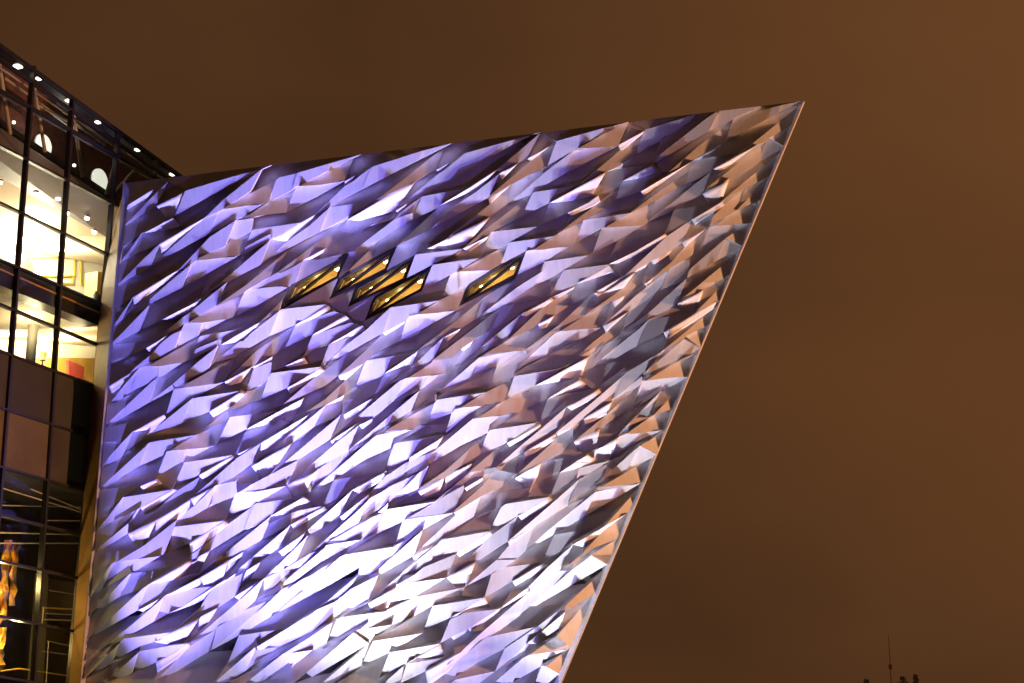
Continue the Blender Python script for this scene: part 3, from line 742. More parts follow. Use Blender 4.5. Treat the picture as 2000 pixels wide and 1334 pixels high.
s1254.4,744.4 1258.4,731.6 1317.6,705.2 1349.6,693.2 1312.8,712.4
p1261.6,743.6 1314.4,712.4 1362.4,691.6 1344.8,735.6 1308.0,738.0
b1239.2,787.6 1257.6,744.4 1341.6,736.4 1292.0,765.2 1288.8,755.6
s1237.6,794.0 1288.8,755.6 1288.0,766.8 1239.2,798.8
v1210.4,845.2 1288.0,767.6 1271.2,808.4 1266.4,816.4
p1224.8,846.8 1269.6,816.4 1309.6,800.4 1300.0,837.2 1237.6,847.6
p1276.0,811.6 1341.6,741.2 1309.6,800.4
w1120.8,862.8 1170.4,838.8 1164.0,870.8 1125.6,872.4
v1154.4,882.0 1212.0,838.8 1208.8,853.2 1180.0,870.8
w1124.0,902.0 1207.2,855.6 1192.8,893.2 1152.8,902.8
b1192.8,894.8 1210.4,851.6 1237.6,848.4 1296.8,839.6 1252.0,858.0
s1191.2,899.6 1248.8,858.0 1296.8,840.4 1269.6,859.6 1218.4,888.4
p1248.8,870.8 1298.4,842.0 1280.8,886.8
b183.2,1081.6 250.4,1022.4 249.6,1042.4
b250.4,1022.4 272.8,993.6 258.4,1019.2
s248.8,1024.0 258.4,1019.2 252.0,1038.4
m186.4,1043.2 220.0,1043.2 183.2,1076.8
w250.4,1044.0 303.2,1017.6 284.0,1062.4 258.4,1056.0
l229.6,1096.8 252.0,1083.2 284.0,1064.0 341.6,1017.6 319.2,1083.2 312.8,1086.4
m183.2,1084.8 242.4,1075.2 252.0,1083.2 212.0,1102.4 180.0,1118.4
b320.8,1081.6 341.6,1031.2 436.0,1017.6 373.6,1057.6
w370.4,1060.8 439.2,1018.4 447.2,1024.0 372.0,1073.6
w290.4,1141.6 408.8,1076.8 389.6,1121.6 340.0,1131.2
b204.0,1139.2 223.2,1098.4 313.6,1086.4 256.8,1120.0 252.0,1104.0
s202.4,1144.0 252.0,1104.0 254.4,1118.4 200.8,1150.4
b175.2,1164.8 221.6,1099.2 200.8,1147.2
m180.0,1120.0 212.0,1104.0 216.8,1102.4 176.8,1161.6
m176.8,1164.8 202.4,1148.8 252.0,1121.6 173.6,1203.2
b173.6,1205.6 255.2,1120.0 234.4,1164.8
m236.0,1163.2 256.8,1121.6 290.4,1115.2 288.8,1140.8
l289.6,1140.8 290.4,1116.0 349.6,1105.6
l268.8,1192.0 290.4,1142.4 340.0,1132.0 386.4,1123.2 320.8,1164.8
w271.2,1192.0 320.8,1164.8 316.0,1169.6 276.0,1193.6
w322.4,1164.8 444.0,1096.0 423.2,1140.8 372.0,1148.8
l311.2,1193.6 322.4,1165.6 372.0,1150.4 420.0,1144.8 356.0,1185.6 328.8,1198.4
w328.8,1198.4 460.0,1120.0 456.8,1131.2 356.0,1188.8
l348.8,1107.2 400.0,1064.8 446.4,1023.2 494.4,988.0 476.8,1034.4 409.6,1077.6
l388.8,1121.6 400.0,1112.8 528.0,1008.8 510.4,1055.2 476.8,1074.4 441.6,1098.4
l476.8,1034.4 496.0,988.0 510.4,982.4 592.0,970.4 531.2,1006.4
w529.6,1008.8 595.2,970.4 609.6,981.6 560.0,1002.4
w476.8,1034.4 526.4,1008.8 524.8,1013.6 480.0,1034.4
l568.0,1024.8 569.6,1002.4 633.6,988.8
s511.2,1052.0 524.8,1023.2 567.2,1004.0 566.4,1023.2
w568.0,1024.8 632.0,989.6 635.2,992.8 571.2,1029.6
b430.4,1141.6 566.4,1024.8 544.0,1069.6 510.4,1096.8 464.0,1119.2
b596.8,1039.2 688.0,957.6 662.4,1005.6 628.8,1031.2 601.6,1045.6
w544.0,1077.6 598.4,1040.8 588.8,1055.2 548.8,1082.4
b515.2,1130.4 600.8,1045.6 579.2,1093.6 553.6,1112.8
b606.4,1080.8 721.6,973.6 700.8,1020.0 640.0,1056.8 619.2,1072.8
w664.0,1010.4 720.0,965.6 713.6,978.4 667.2,1013.6
s608.0,1084.0 700.8,1020.0 729.6,1008.8 713.6,1018.4 633.6,1061.6
b620.8,1101.6 636.8,1064.8 705.6,1053.6 662.4,1077.6
b548.8,1146.4 556.8,1135.2 634.4,1069.6 620.8,1101.6 572.8,1136.8
s568.0,1143.2 620.8,1103.2 662.4,1076.0 708.8,1052.0 736.0,1042.4 718.4,1055.2 678.4,1079.2 588.8,1132.0
l515.2,1153.0 515.2,1132.0 555.2,1112.8 616.0,1077.6 550.4,1136.8 544.0,1143.2
l561.6,1151.2 664.0,1087.2 593.6,1153.0
w390.4,1128.8 444.8,1096.8 432.0,1132.0 400.0,1146.4
w444.8,1096.8 476.8,1077.6 473.6,1084.0 441.6,1109.6
w481.6,1114.4 512.0,1096.8 499.2,1116.0 472.0,1136.8
l640.4,1060.4 752.4,999.6 736.4,1042.8 706.0,1053.2
b650.0,1138.8 672.4,1083.6 768.4,1068.4 701.2,1108.4
l704.4,1018.8 722.0,975.6 752.4,956.4 819.6,922.8 758.8,982.0
b720.4,1012.4 758.8,982.0 752.4,996.4
b757.2,983.6 837.2,910.8 816.4,956.4 771.6,974.0
s757.2,990.0 760.4,982.0 814.8,956.4 816.4,959.6 768.4,986.8
w817.2,962.0 872.4,931.6 864.4,948.4 821.2,967.6
w872.4,930.8 922.0,905.2 920.4,913.2 870.8,945.2
b737.2,1041.2 755.6,994.8 850.0,979.6 795.6,1004.4 786.0,1018.8
s789.2,1015.6 794.0,1006.0 819.6,998.8 797.2,1010.8
l797.2,1012.4 851.6,980.4 906.0,947.6 886.8,1001.2
b773.2,1058.8 790.8,1014.8 883.6,1001.2 826.0,1034.8 821.2,1025.2
s768.4,1065.2 773.2,1058.8 821.2,1025.2 823.6,1033.2 774.8,1063.6
b739.6,1111.6 824.4,1035.6 804.4,1087.6 742.8,1122.0
l699.6,1123.0 702.8,1108.4 770.0,1067.6 803.6,1049.2 738.0,1111.6 720.4,1123.0
w803.6,1090.8 856.4,1060.4 848.4,1066.8 808.4,1094.0
l781.2,1123.6 856.4,1058.8 840.4,1100.4 826.0,1108.4
s794.0,1123.6 840.4,1100.4 862.8,1094.0 826.0,1111.6
b842.0,1100.4 862.8,1054.0 955.6,1038.0 891.6,1081.2
w891.6,1079.6 957.2,1039.6 962.0,1044.4 894.8,1084.4
l810.0,1081.2 890.0,1006.0 939.6,969.2 925.2,1009.2 862.8,1047.6
s859.6,1054.0 925.2,1007.6 968.4,993.2 926.8,1015.6
w888.4,1002.8 938.0,970.8 934.8,975.6 893.2,1007.6
m928.0,1008.0 942.4,971.2 1038.4,952.0 979.2,990.4
p889.6,1000.0 944.0,947.2 969.6,916.0 1006.4,926.4 982.4,948.8 940.8,971.2
l852.8,982.4 916.0,924.0 968.8,911.2 944.0,931.2 907.2,953.6 888.0,996.8
w908.8,950.4 947.2,931.2 944.0,936.0 910.4,955.2
w969.6,913.6 1020.8,881.6 998.4,897.6 974.4,916.8
w1004.8,934.4 1056.0,905.6 1041.6,944.0 1014.4,940.8
m1041.6,948.8 1052.0,923.5 1093.6,922.9 1056.0,939.2
w1094.4,921.6 1124.8,902.4 1152.0,902.4 1097.6,926.4
m1076.8,964.8 1092.8,926.4 1128.0,915.2 1126.4,932.8
s1078.4,964.8 1128.0,928.0 1128.0,936.0
l1129.6,937.6 1128.0,914.4 1188.8,902.4
w1131.2,937.6 1190.4,904.0 1184.0,913.6 1132.8,942.4
v992.0,1057.6 1129.6,939.2 1110.4,982.4 1068.8,1011.2 1046.4,1025.6
l969.6,1093.6 995.2,1064.0 1044.8,1027.2 1027.2,1075.2 1008.0,1093.0
w992.0,1060.8 1044.8,1028.8 1041.6,1033.6 996.8,1064.0
b957.6,1036.0 979.2,985.6 1072.0,971.2 1011.2,1008.0
w1011.2,1008.0 1072.0,972.0 1078.4,976.0 1016.0,1012.8
l910.4,1095.2 956.8,1048.0 1008.8,1011.2 991.2,1058.4 937.6,1093.0
m1112.0,982.0 1130.4,938.8 1192.8,904.4 1173.6,930.8 1160.8,945.2
s1109.6,986.8 1160.8,945.2 1226.4,914.8 1274.4,894.0 1229.6,916.4 1164.0,953.2
b1172.0,938.8 1245.6,873.2 1226.4,915.6
b1228.0,914.8 1247.2,871.6 1277.6,889.2
p1173.6,951.6 1228.0,919.6 1276.0,894.0 1252.0,943.6
b1029.6,1074.0 1162.4,961.2 1143.2,1007.6
b1143.2,1007.6 1164.0,958.0 1252.0,944.4
m1028.0,1071.6 1048.8,1025.2 1109.6,988.4 1154.4,967.6 1068.0,1038.0
p1180.0,1028.4 1250.4,950.0 1228.0,999.6
w1119.2,1063.6 1224.8,1002.8 1212.0,1017.2 1132.0,1066.8
p1135.2,1083.0 1180.0,1034.8 1226.4,1002.8 1205.6,1052.4 1164.0,1068.4
p1154.4,1085.2 1204.0,1055.6 1194.4,1083.0
m1065.6,1083.6 1082.4,1044.4 1175.2,1030.0 1116.0,1060.4 1087.2,1083.0
b168.4,1249.0 288.4,1142.6 268.4,1193.0
m172.4,1207.4 234.3,1166.4 278.8,1149.8 169.2,1245.8
b203.6,1263.4 258.0,1220.2 320.4,1167.4 299.6,1214.6 242.0,1247.4 219.6,1260.2
m166.8,1290.6 219.6,1260.2 184.4,1306.6 163.6,1327.4
b221.2,1290.6 235.6,1251.4 331.6,1235.4 301.2,1253.8 274.0,1261.8
b163.6,1330.6 233.2,1257.0 220.4,1292.2
w304.4,1252.2 389.2,1209.0 366.8,1242.6 322.0,1257.0
w392.4,1204.2 426.0,1186.6 414.8,1204.2 389.2,1220.2
b256.4,1316.2 272.4,1272.2 368.4,1257.0 304.4,1293.8
b206.8,1333.0 269.2,1276.2 254.8,1316.2
m166.8,1334.0 219.6,1295.4 266.0,1274.6 206.8,1330.6
w304.4,1293.8 368.4,1257.0 374.8,1261.8 306.0,1305.0
l299.6,1334.0 371.6,1261.8 422.8,1228.2 406.8,1273.0 344.4,1311.4
l340.4,1233.0 390.0,1188.2 422.0,1145.0 474.8,1119.4 458.0,1165.8 426.8,1183.4 390.0,1207.4
b372.4,1254.6 457.2,1181.8 516.4,1132.2 498.8,1173.8 468.4,1199.4 426.8,1223.4
w458.8,1166.6 511.6,1129.0 489.2,1151.4 463.6,1169.8
s479.6,1191.4 505.2,1167.4 546.8,1141.8 550.0,1151.4 495.6,1180.2
l412.4,1269.8 425.2,1223.4 470.0,1199.4 530.8,1170.6 473.2,1220.2
b409.2,1273.0 550.0,1153.0 529.2,1204.2 466.8,1241.0
l530.8,1201.0 551.6,1153.0 606.0,1124.2 630.0,1117.8 582.0,1157.8
b530.0,1203.4 592.4,1153.8 670.8,1086.0 650.0,1138.8 562.8,1186.6
l445.2,1294.6 463.6,1243.4 561.2,1227.4 502.0,1263.4
s458.8,1284.2 500.4,1249.0 500.4,1261.8 460.4,1285.8
w500.4,1263.4 620.4,1189.8 606.0,1207.4 505.2,1271.4
b417.2,1334.6 497.2,1265.0 481.2,1309.0 446.0,1332.2
b505.2,1274.6 620.4,1193.0 604.4,1236.2 543.6,1263.4
l482.8,1307.4 498.8,1269.8 542.0,1263.4 494.0,1298.6
s447.6,1333.0 481.2,1309.8 602.8,1236.2 649.2,1215.4 606.0,1244.2 486.0,1313.0
l603.6,1236.2 622.0,1191.4 660.4,1170.6 694.0,1153.0 652.4,1205.8 612.4,1233.0
l618.8,1189.8 698.8,1119.4 686.0,1149.8 658.8,1170.6
l551.6,1277.8 649.2,1215.4 638.0,1255.4 610.8,1269.8
b479.6,1334.0 548.4,1278.6 612.4,1269.8 569.2,1303.4 564.4,1293.8 511.6,1330.6
s511.6,1333.0 566.0,1294.6 568.4,1303.4 519.6,1333.0
s659.6,1169.0 690.0,1138.6 738.8,1117.8 738.8,1123.4 686.8,1153.8
l629.2,1223.4 654.8,1175.4 686.8,1153.8 736.4,1125.8 706.0,1154.6 661.2,1201.0
b659.6,1201.0 738.8,1125.0 718.8,1173.8
s658.0,1209.0 661.2,1199.4 715.6,1173.8 718.8,1177.0 666.0,1205.8
w718.8,1178.6 773.2,1146.6 762.0,1173.8 722.0,1185.0
l720.4,1176.2 789.2,1114.6 774.8,1141.8 771.6,1146.6
s775.6,1141.8 778.0,1133.8 794.0,1122.6 810.0,1122.6
l778.0,1141.8 842.0,1103.4 890.0,1082.6 872.4,1128.2
b757.2,1189.8 776.4,1143.4 870.8,1129.0 810.0,1165.8
w873.2,1129.8 928.4,1098.6 914.0,1135.4 880.4,1137.0
l792.4,1212.2 809.2,1165.0 907.6,1147.4 850.0,1172.2 845.2,1183.4
l693.2,1231.4 755.6,1194.6 806.8,1166.6 790.0,1212.2 765.2,1220.2
b639.6,1255.4 657.2,1211.4 753.2,1196.2 714.0,1217.0
s629.2,1265.0 688.4,1229.8 718.8,1216.2 690.0,1235.4 632.4,1268.2
b573.2,1335.4 650.0,1269.8 690.0,1236.2 720.4,1257.0 650.0,1298.6 611.6,1321.0
b690.0,1236.2 702.8,1229.8 765.2,1220.2 728.4,1245.8 720.4,1257.0
s729.2,1249.0 732.4,1239.4 790.8,1209.0 808.4,1204.2 766.8,1229.8
l627.6,1335.4 650.0,1316.2 720.4,1257.8 706.0,1300.2
s650.0,1334.0 706.0,1300.2 710.8,1301.8 659.6,1334.0
b707.6,1298.6 728.4,1252.2 824.4,1237.0 765.2,1266.6 760.4,1274.6
s764.4,1270.6 768.4,1265.0 794.0,1255.4
b741.2,1324.2 762.0,1271.4 859.6,1257.0 810.0,1284.2 781.2,1301.8
w782.8,1301.8 861.2,1257.8 866.0,1273.0 797.2,1293.8
b827.6,1229.8 846.8,1181.8 946.0,1167.4 880.4,1205.8
w880.4,1204.2 946.0,1169.0 952.4,1178.6 906.0,1196.2
l860.4,1257.0 878.8,1210.6 906.0,1197.8 970.0,1189.8 914.0,1228.2
l782.8,1334.0 794.0,1297.0 886.8,1277.8 830.8,1311.4
l749.2,1334.6 789.2,1300.2 781.2,1334.0
w830.8,1314.6 899.6,1274.6 890.0,1290.6 834.0,1329.0
l910.8,1144.4 968.4,1094.0 1009.2,1092.4 986.0,1107.6 960.4,1120.4
l945.2,1164.4 962.0,1118.8 986.0,1109.2 1060.4,1098.8 1000.4,1135.6
w1000.4,1136.4 1061.2,1099.6 1066.0,1104.4 1003.6,1141.2
s1063.6,1094.8 1114.0,1062.8 1117.2,1066.8
v1032.4,1146.0 1118.8,1066.8 1096.4,1107.6 1093.2,1115.6 1037.2,1152.4
p1112.4,1102.8 1135.1,1083.0 1163.9,1068.4 1122.0,1101.2
b1014.8,1202.0 1152.4,1087.6 1131.6,1134.0
b1131.6,1134.0 1154.0,1085.2 1186.0,1102.8
l1014.8,1201.2 1034.8,1152.4 1098.0,1114.0 1114.0,1115.6 1030.8,1187.6
v910.8,1263.0 946.0,1230.8 1032.4,1157.2 1014.0,1204.4 976.4,1230.8
w978.0,1187.6 1032.4,1146.0 1030.8,1152.4 982.8,1186.0
p1104.4,1182.8 1184.4,1109.2 1160.4,1160.4 1114.0,1187.6
w910.8,1228.2 979.6,1186.6 976.4,1191.4 915.6,1231.4
w880.4,1244.2 910.8,1228.2 909.2,1233.0 883.6,1247.4
v874.0,1298.6 910.8,1262.6 970.0,1229.8 944.4,1249.0 890.0,1292.2
p1086.8,1242.6 1160.4,1162.6 1114.0,1265.0
p1034.0,1279.4 1083.6,1244.2 1114.0,1265.0
b992.4,1290.6 1027.6,1258.6 1104.4,1195.4 1083.6,1241.0 1030.8,1266.6
l966.8,1311.4 986.0,1266.6 1050.0,1223.4 1101.2,1185.0 1102.8,1191.4 1027.6,1258.6 992.4,1290.6
s968.4,1311.4 1030.8,1266.6 1083.6,1242.6 1085.2,1245.8 1030.8,1274.6
l930.0,1295.4 947.6,1245.8 1048.4,1225.0 986.0,1265.0
l869.2,1316.2 890.0,1293.8 945.2,1249.0 928.4,1295.4 890.0,1321.0
l880.4,1334.0 890.0,1327.4 966.8,1314.6 936.4,1334.0
b963.6,1334.6 1022.8,1284.2 1002.0,1332.2
b1002.0,1332.2 1024.4,1281.0 1112.4,1266.6 1059.6,1290.6 1058.0,1300.2
s1058.8,1299.4 1061.2,1290.6 1110.8,1268.2 1090.0,1282.6
p1066.0,1301.8 1112.4,1269.8 1091.6,1316.2
b1045.2,1334.0 1059.6,1301.8 1091.6,1317.8 1070.8,1334.0"""
TILT = {  # lean of the sheet (right, up) as a share of the local light slope; how firmly it is kept; how far it stands proud
    'b': (0.50, 0.68, 1.8, .06), 'p': (-1.6, -0.95, 3.0, .05), 'm': (0.20, -0.62, 0.6, -.02), 'l': (0.05, 0.05, 0.6, .03),
    's': (1.2, -1.15, 0.6, .05), 'v': (-0.9, 0.6, 1.0, .10), 'w': (-0.1, 0.0, 0.35, 0), 'g': (0.0, -0.35, 0.5, -.05),  # s: blue shadow strips, w: white glows, both put into the shape
    'd': (0.0, -1.12, 0.4, -.12), 'win': (0, 0, 2.0, 0)}
OUT = [(247, 357), (1570, 197), (1000.6, 1560), (143.6, 1560)]
polys = []
for ln in DATA.strip().split('\n'):
    c = ln[0]
    pts = [tuple(map(float, q.split(','))) for q in ln[1:].split()]
    polys.append((c, pts))
for k, (c, pts) in enumerate(polys):                         # cove shaped to give the white glow; it fades over a wider band than its lip
    if c == 'w' and len(pts) == 4:
        A_, B_, C_, D_ = [np.array(p) for p in pts]
        D_ = A_ + (D_ - A_) * 1.75; C_ = B_ + (C_ - B_) * 1.75
        polys[k] = (c, [tuple(A_), tuple(B_), tuple(C_), tuple(D_)])
ext = []
for c, pts in polys:                                         # same cladding carries on below the picture
    if c in '12345': continue
    cy = sum(p[1] for p in pts) / len(pts)
    if cy > 1090:
        q = [(x - 62, y + 232) for x, y in pts]
        if min(p[1] for p in q) > 1337: ext.append((c, q))
polys += ext
polys.sort(key=lambda a: 0 if a[0] in '12345' else 1)


def left_x(y): return 247 + (y - 357) * (143.6 - 247) / (1560 - 357)
def right_x(y): return 1570 + (y - 197) * (1000.6 - 1570) / (1560 - 197)
def top_y(x): return 357 + (x - 247) * (197 - 357) / (1570 - 247)


def fit(p):
    x, y = p
    y = min(y, 1560)
    t = top_y(x)
    if y < t + 2.5: y = t
    lx, rx = left_x(y), right_x(y)
    if x < lx + 3.5: x = lx
    if x > rx - 3.5: x = rx
    return (x, y)


V2 = [Vector(p) for p in OUT]


def vid(p, rad=4.2):
    v = Vector(p)
    best, bi = rad, -1
    for i, q in enumerate(V2):
        d = (q - v).length
        if d < best: best, bi = d, i
    if bi >= 0: return bi
    V2.append(v)
    return len(V2) - 1


loops = []
for c, pts in polys:
    ids = []
    for p in pts:
        i = vid(fit(p))
        if not ids or ids[-1] != i: ids.append(i)
    if ids[0] == ids[-1]: ids.pop()
    if len(set(ids)) >= 3 and len(set(ids)) == len(ids): loops.append([c, ids, pts])
outline = [0, 1, 2, 3]
VA = np.array([tuple(v) for v in V2])


def split_edges(ids, tol=3.3):
    res = []
    n = len(ids)
    s = set(ids)
    for k in range(n):
        a, b = ids[k], ids[(k + 1) % n]
        res.append(a)
        pa, pb = VA[a], VA[b]
        d = pb - pa
        l2 = d @ d
        t = ((VA - pa) @ d) / l2
        dist = np.abs((VA[:, 0] - pa[0]) * d[1] - (VA[:, 1] - pa[1]) * d[0]) / math.sqrt(l2)
        idx = np.where((t > 0.01) & (t < 0.99) & (dist < tol))[0]
        idx = [i for i in idx if i not in s]
        idx.sort(key=lambda i: t[i])
        for i in idx:
            res.append(int(i)); s.add(int(i))
    return res


def area(ids):
    s = 0
    for i in range(len(ids)):
        a, b = VA[ids[i]], VA[ids[(i + 1) % len(ids)]]
        s += a[0] * b[1] - a[1] * b[0]
    return s / 2


outline = split_edges(outline, 1.0)
for l in loops:
    l[1] = split_edges(l[1])
    if area(l[1]) < 0: l[1] = l[1][::-1]
if area(outline) < 0: outline = outline[::-1]
edges_in = []
for ids in [outline] + [l[1] for l in loops]:
    edges_in += [(ids[k], ids[(k + 1) % len(ids)]) for k in range(len(ids))]
edges_in = list({tuple(sorted(e)) for e in edges_in})
cv, ce, cf, ov, oe, of = delaunay_2d_cdt(V2, edges_in, [], 0, 1e-4)
PX = np.array([tuple(v) for v in cv])
tris = [list(f) for f in cf]
cent = PX[np.array(tris)].mean(1)


def inpoly(ids, P):
    m = np.zeros(len(P), bool)
    for k in range(len(ids)):
        a, b = VA[ids[k]], VA[ids[(k + 1) % len(ids)]]
        if a[1] == b[1]: continue
        m ^= ((a[1] > P[:, 1]) != (b[1] > P[:, 1])) & (P[:, 0] < (b[0] - a[0]) * (P[:, 1] - a[1]) / (b[1] - a[1]) + a[0])
    return m


keep = inpoly(outline, cent)
tris = [f for f, k in zip(tris, keep) if k]
cent = cent[keep]
best = np.full(len(tris), 1e12)
tri_reg = np.zeros(len(tris), int)
for k, l in enumerate(loops):
    c = l[0]
    pr = (0 if c in '12345' else (1e6 if c == 's' else (8e6 if c == 'w' else 3e6))) + abs(area(l[1]))
    ins = inpoly(l[1], cent) & (pr < best)
    best[ins] = pr
    tri_reg[ins] = k + 1
tri_reg = [int(q) for q in tri_reg]
# one region per traced facet; the dark rest, partly shade built as sheets, is merged into near-convex pieces
edge_map = {}
for ti, f in enumerate(tris):
    for k in range(3):
        e = tuple(sorted((f[k], f[(k + 1) % 3])))
        edge_map.setdefault(e, []).append(ti)
reg = list(tri_reg)
nxt = len(loops) + 1
loops_of = {}
for ti, f in enumerate(tris):
    if reg[ti] == 0:
        reg[ti] = nxt
        p = [PX[i] for i in f]
        a2 = (p[1][0] - p[0][0]) * (p[2][1] - p[0][1]) - (p[1][1] - p[0][1]) * (p[2][0] - p[0][0])
        loops_of[nxt] = list(f) if a2 > 0 else list(f[::-1])
        nxt += 1
alias = {}


def find(r):
    while r in alias: r = alias[r]
    return r


def convexish(lp):
    n = len(lp)
    if len(set(lp)) != n: return False
    for i in range(n):
        a, b, c = PX[lp[i - 1]], PX[lp[i]], PX[lp[(i + 1) % n]]
        u, v = b - a, c - b
        ang = math.atan2(u[0] * v[1] - u[1] * v[0], u @ v)
        if ang < -0.22: return False
    return True


dk = [(np.linalg.norm(PX[e[0]] - PX[e[1]]), e) for e, t in edge_map.items()
      if len(t) == 2 and reg[t[0]] > len(loops) and reg[t[1]] > len(loops)]
dk.sort(key=lambda a: -a[0])
for _, e in dk:
    t = edge_map[e]
    r1, r2 = find(reg[t[0]]), find(reg[t[1]])
    if r1 == r2: continue
    A, B = loops_of[r1], loops_of[r2]
    a, b = e
    if a not in A or b not in A or a not in B or b not in B: continue
    i = A.index(a); j = A.index(b)
    if A[(i + 1) % len(A)] != b: a, b = b, a
    i = A.index(a)
    if A[(i + 1) % len(A)] != b: continue
    j = B.index(b)
    if B[(j + 1) % len(B)] != a: continue
    seqA = A[i + 1:] + A[:i + 1]                             # b ... a
    seqB = B[j + 1:] + B[:j + 1]                             # a ... b
    lp = seqA + seqB[1:-1]
    if len(lp) < 3 or not convexish(lp): continue
    alias[r2] = r1
    loops_of[r1] = lp
reg = [find(r) for r in reg]
rids = sorted(set(reg))
ridx = {r: i for i, r in enumerate(rids)}
reg = np.array([ridx[r] for r in reg])
NR = len(rids)
cls = []
for r in rids:
    c = loops[r - 1][0] if r <= len(loops) else 'd'
    cls.append('win' if c in '12345' else c)
# wall coordinates of every vertex
UV = np.zeros((len(PX), 2))
for i, p in enumerate(PX):
    q = fplane(p[0], p[1]) - FO
    UV[i] = (q.dot(FU), q.dot(FV))
T = np.array(tris)
tA = 0.5 * np.abs((UV[T[:, 1], 0] - UV[T[:, 0], 0]) * (UV[T[:, 2], 1] - UV[T[:, 0], 1])
                  - (UV[T[:, 1], 1] - UV[T[:, 0], 1]) * (UV[T[:, 2], 0] - UV[T[:, 0], 0]))
RA = np.zeros(NR); RC = np.zeros((NR, 2))
np.add.at(RA, reg, tA)
cen = UV[T].mean(1)
np.add.at(RC, reg, cen * tA[:, None])
RC /= np.maximum(RA, 1e-9)[:, None]
RA = np.maximum(RA, 1e-5)
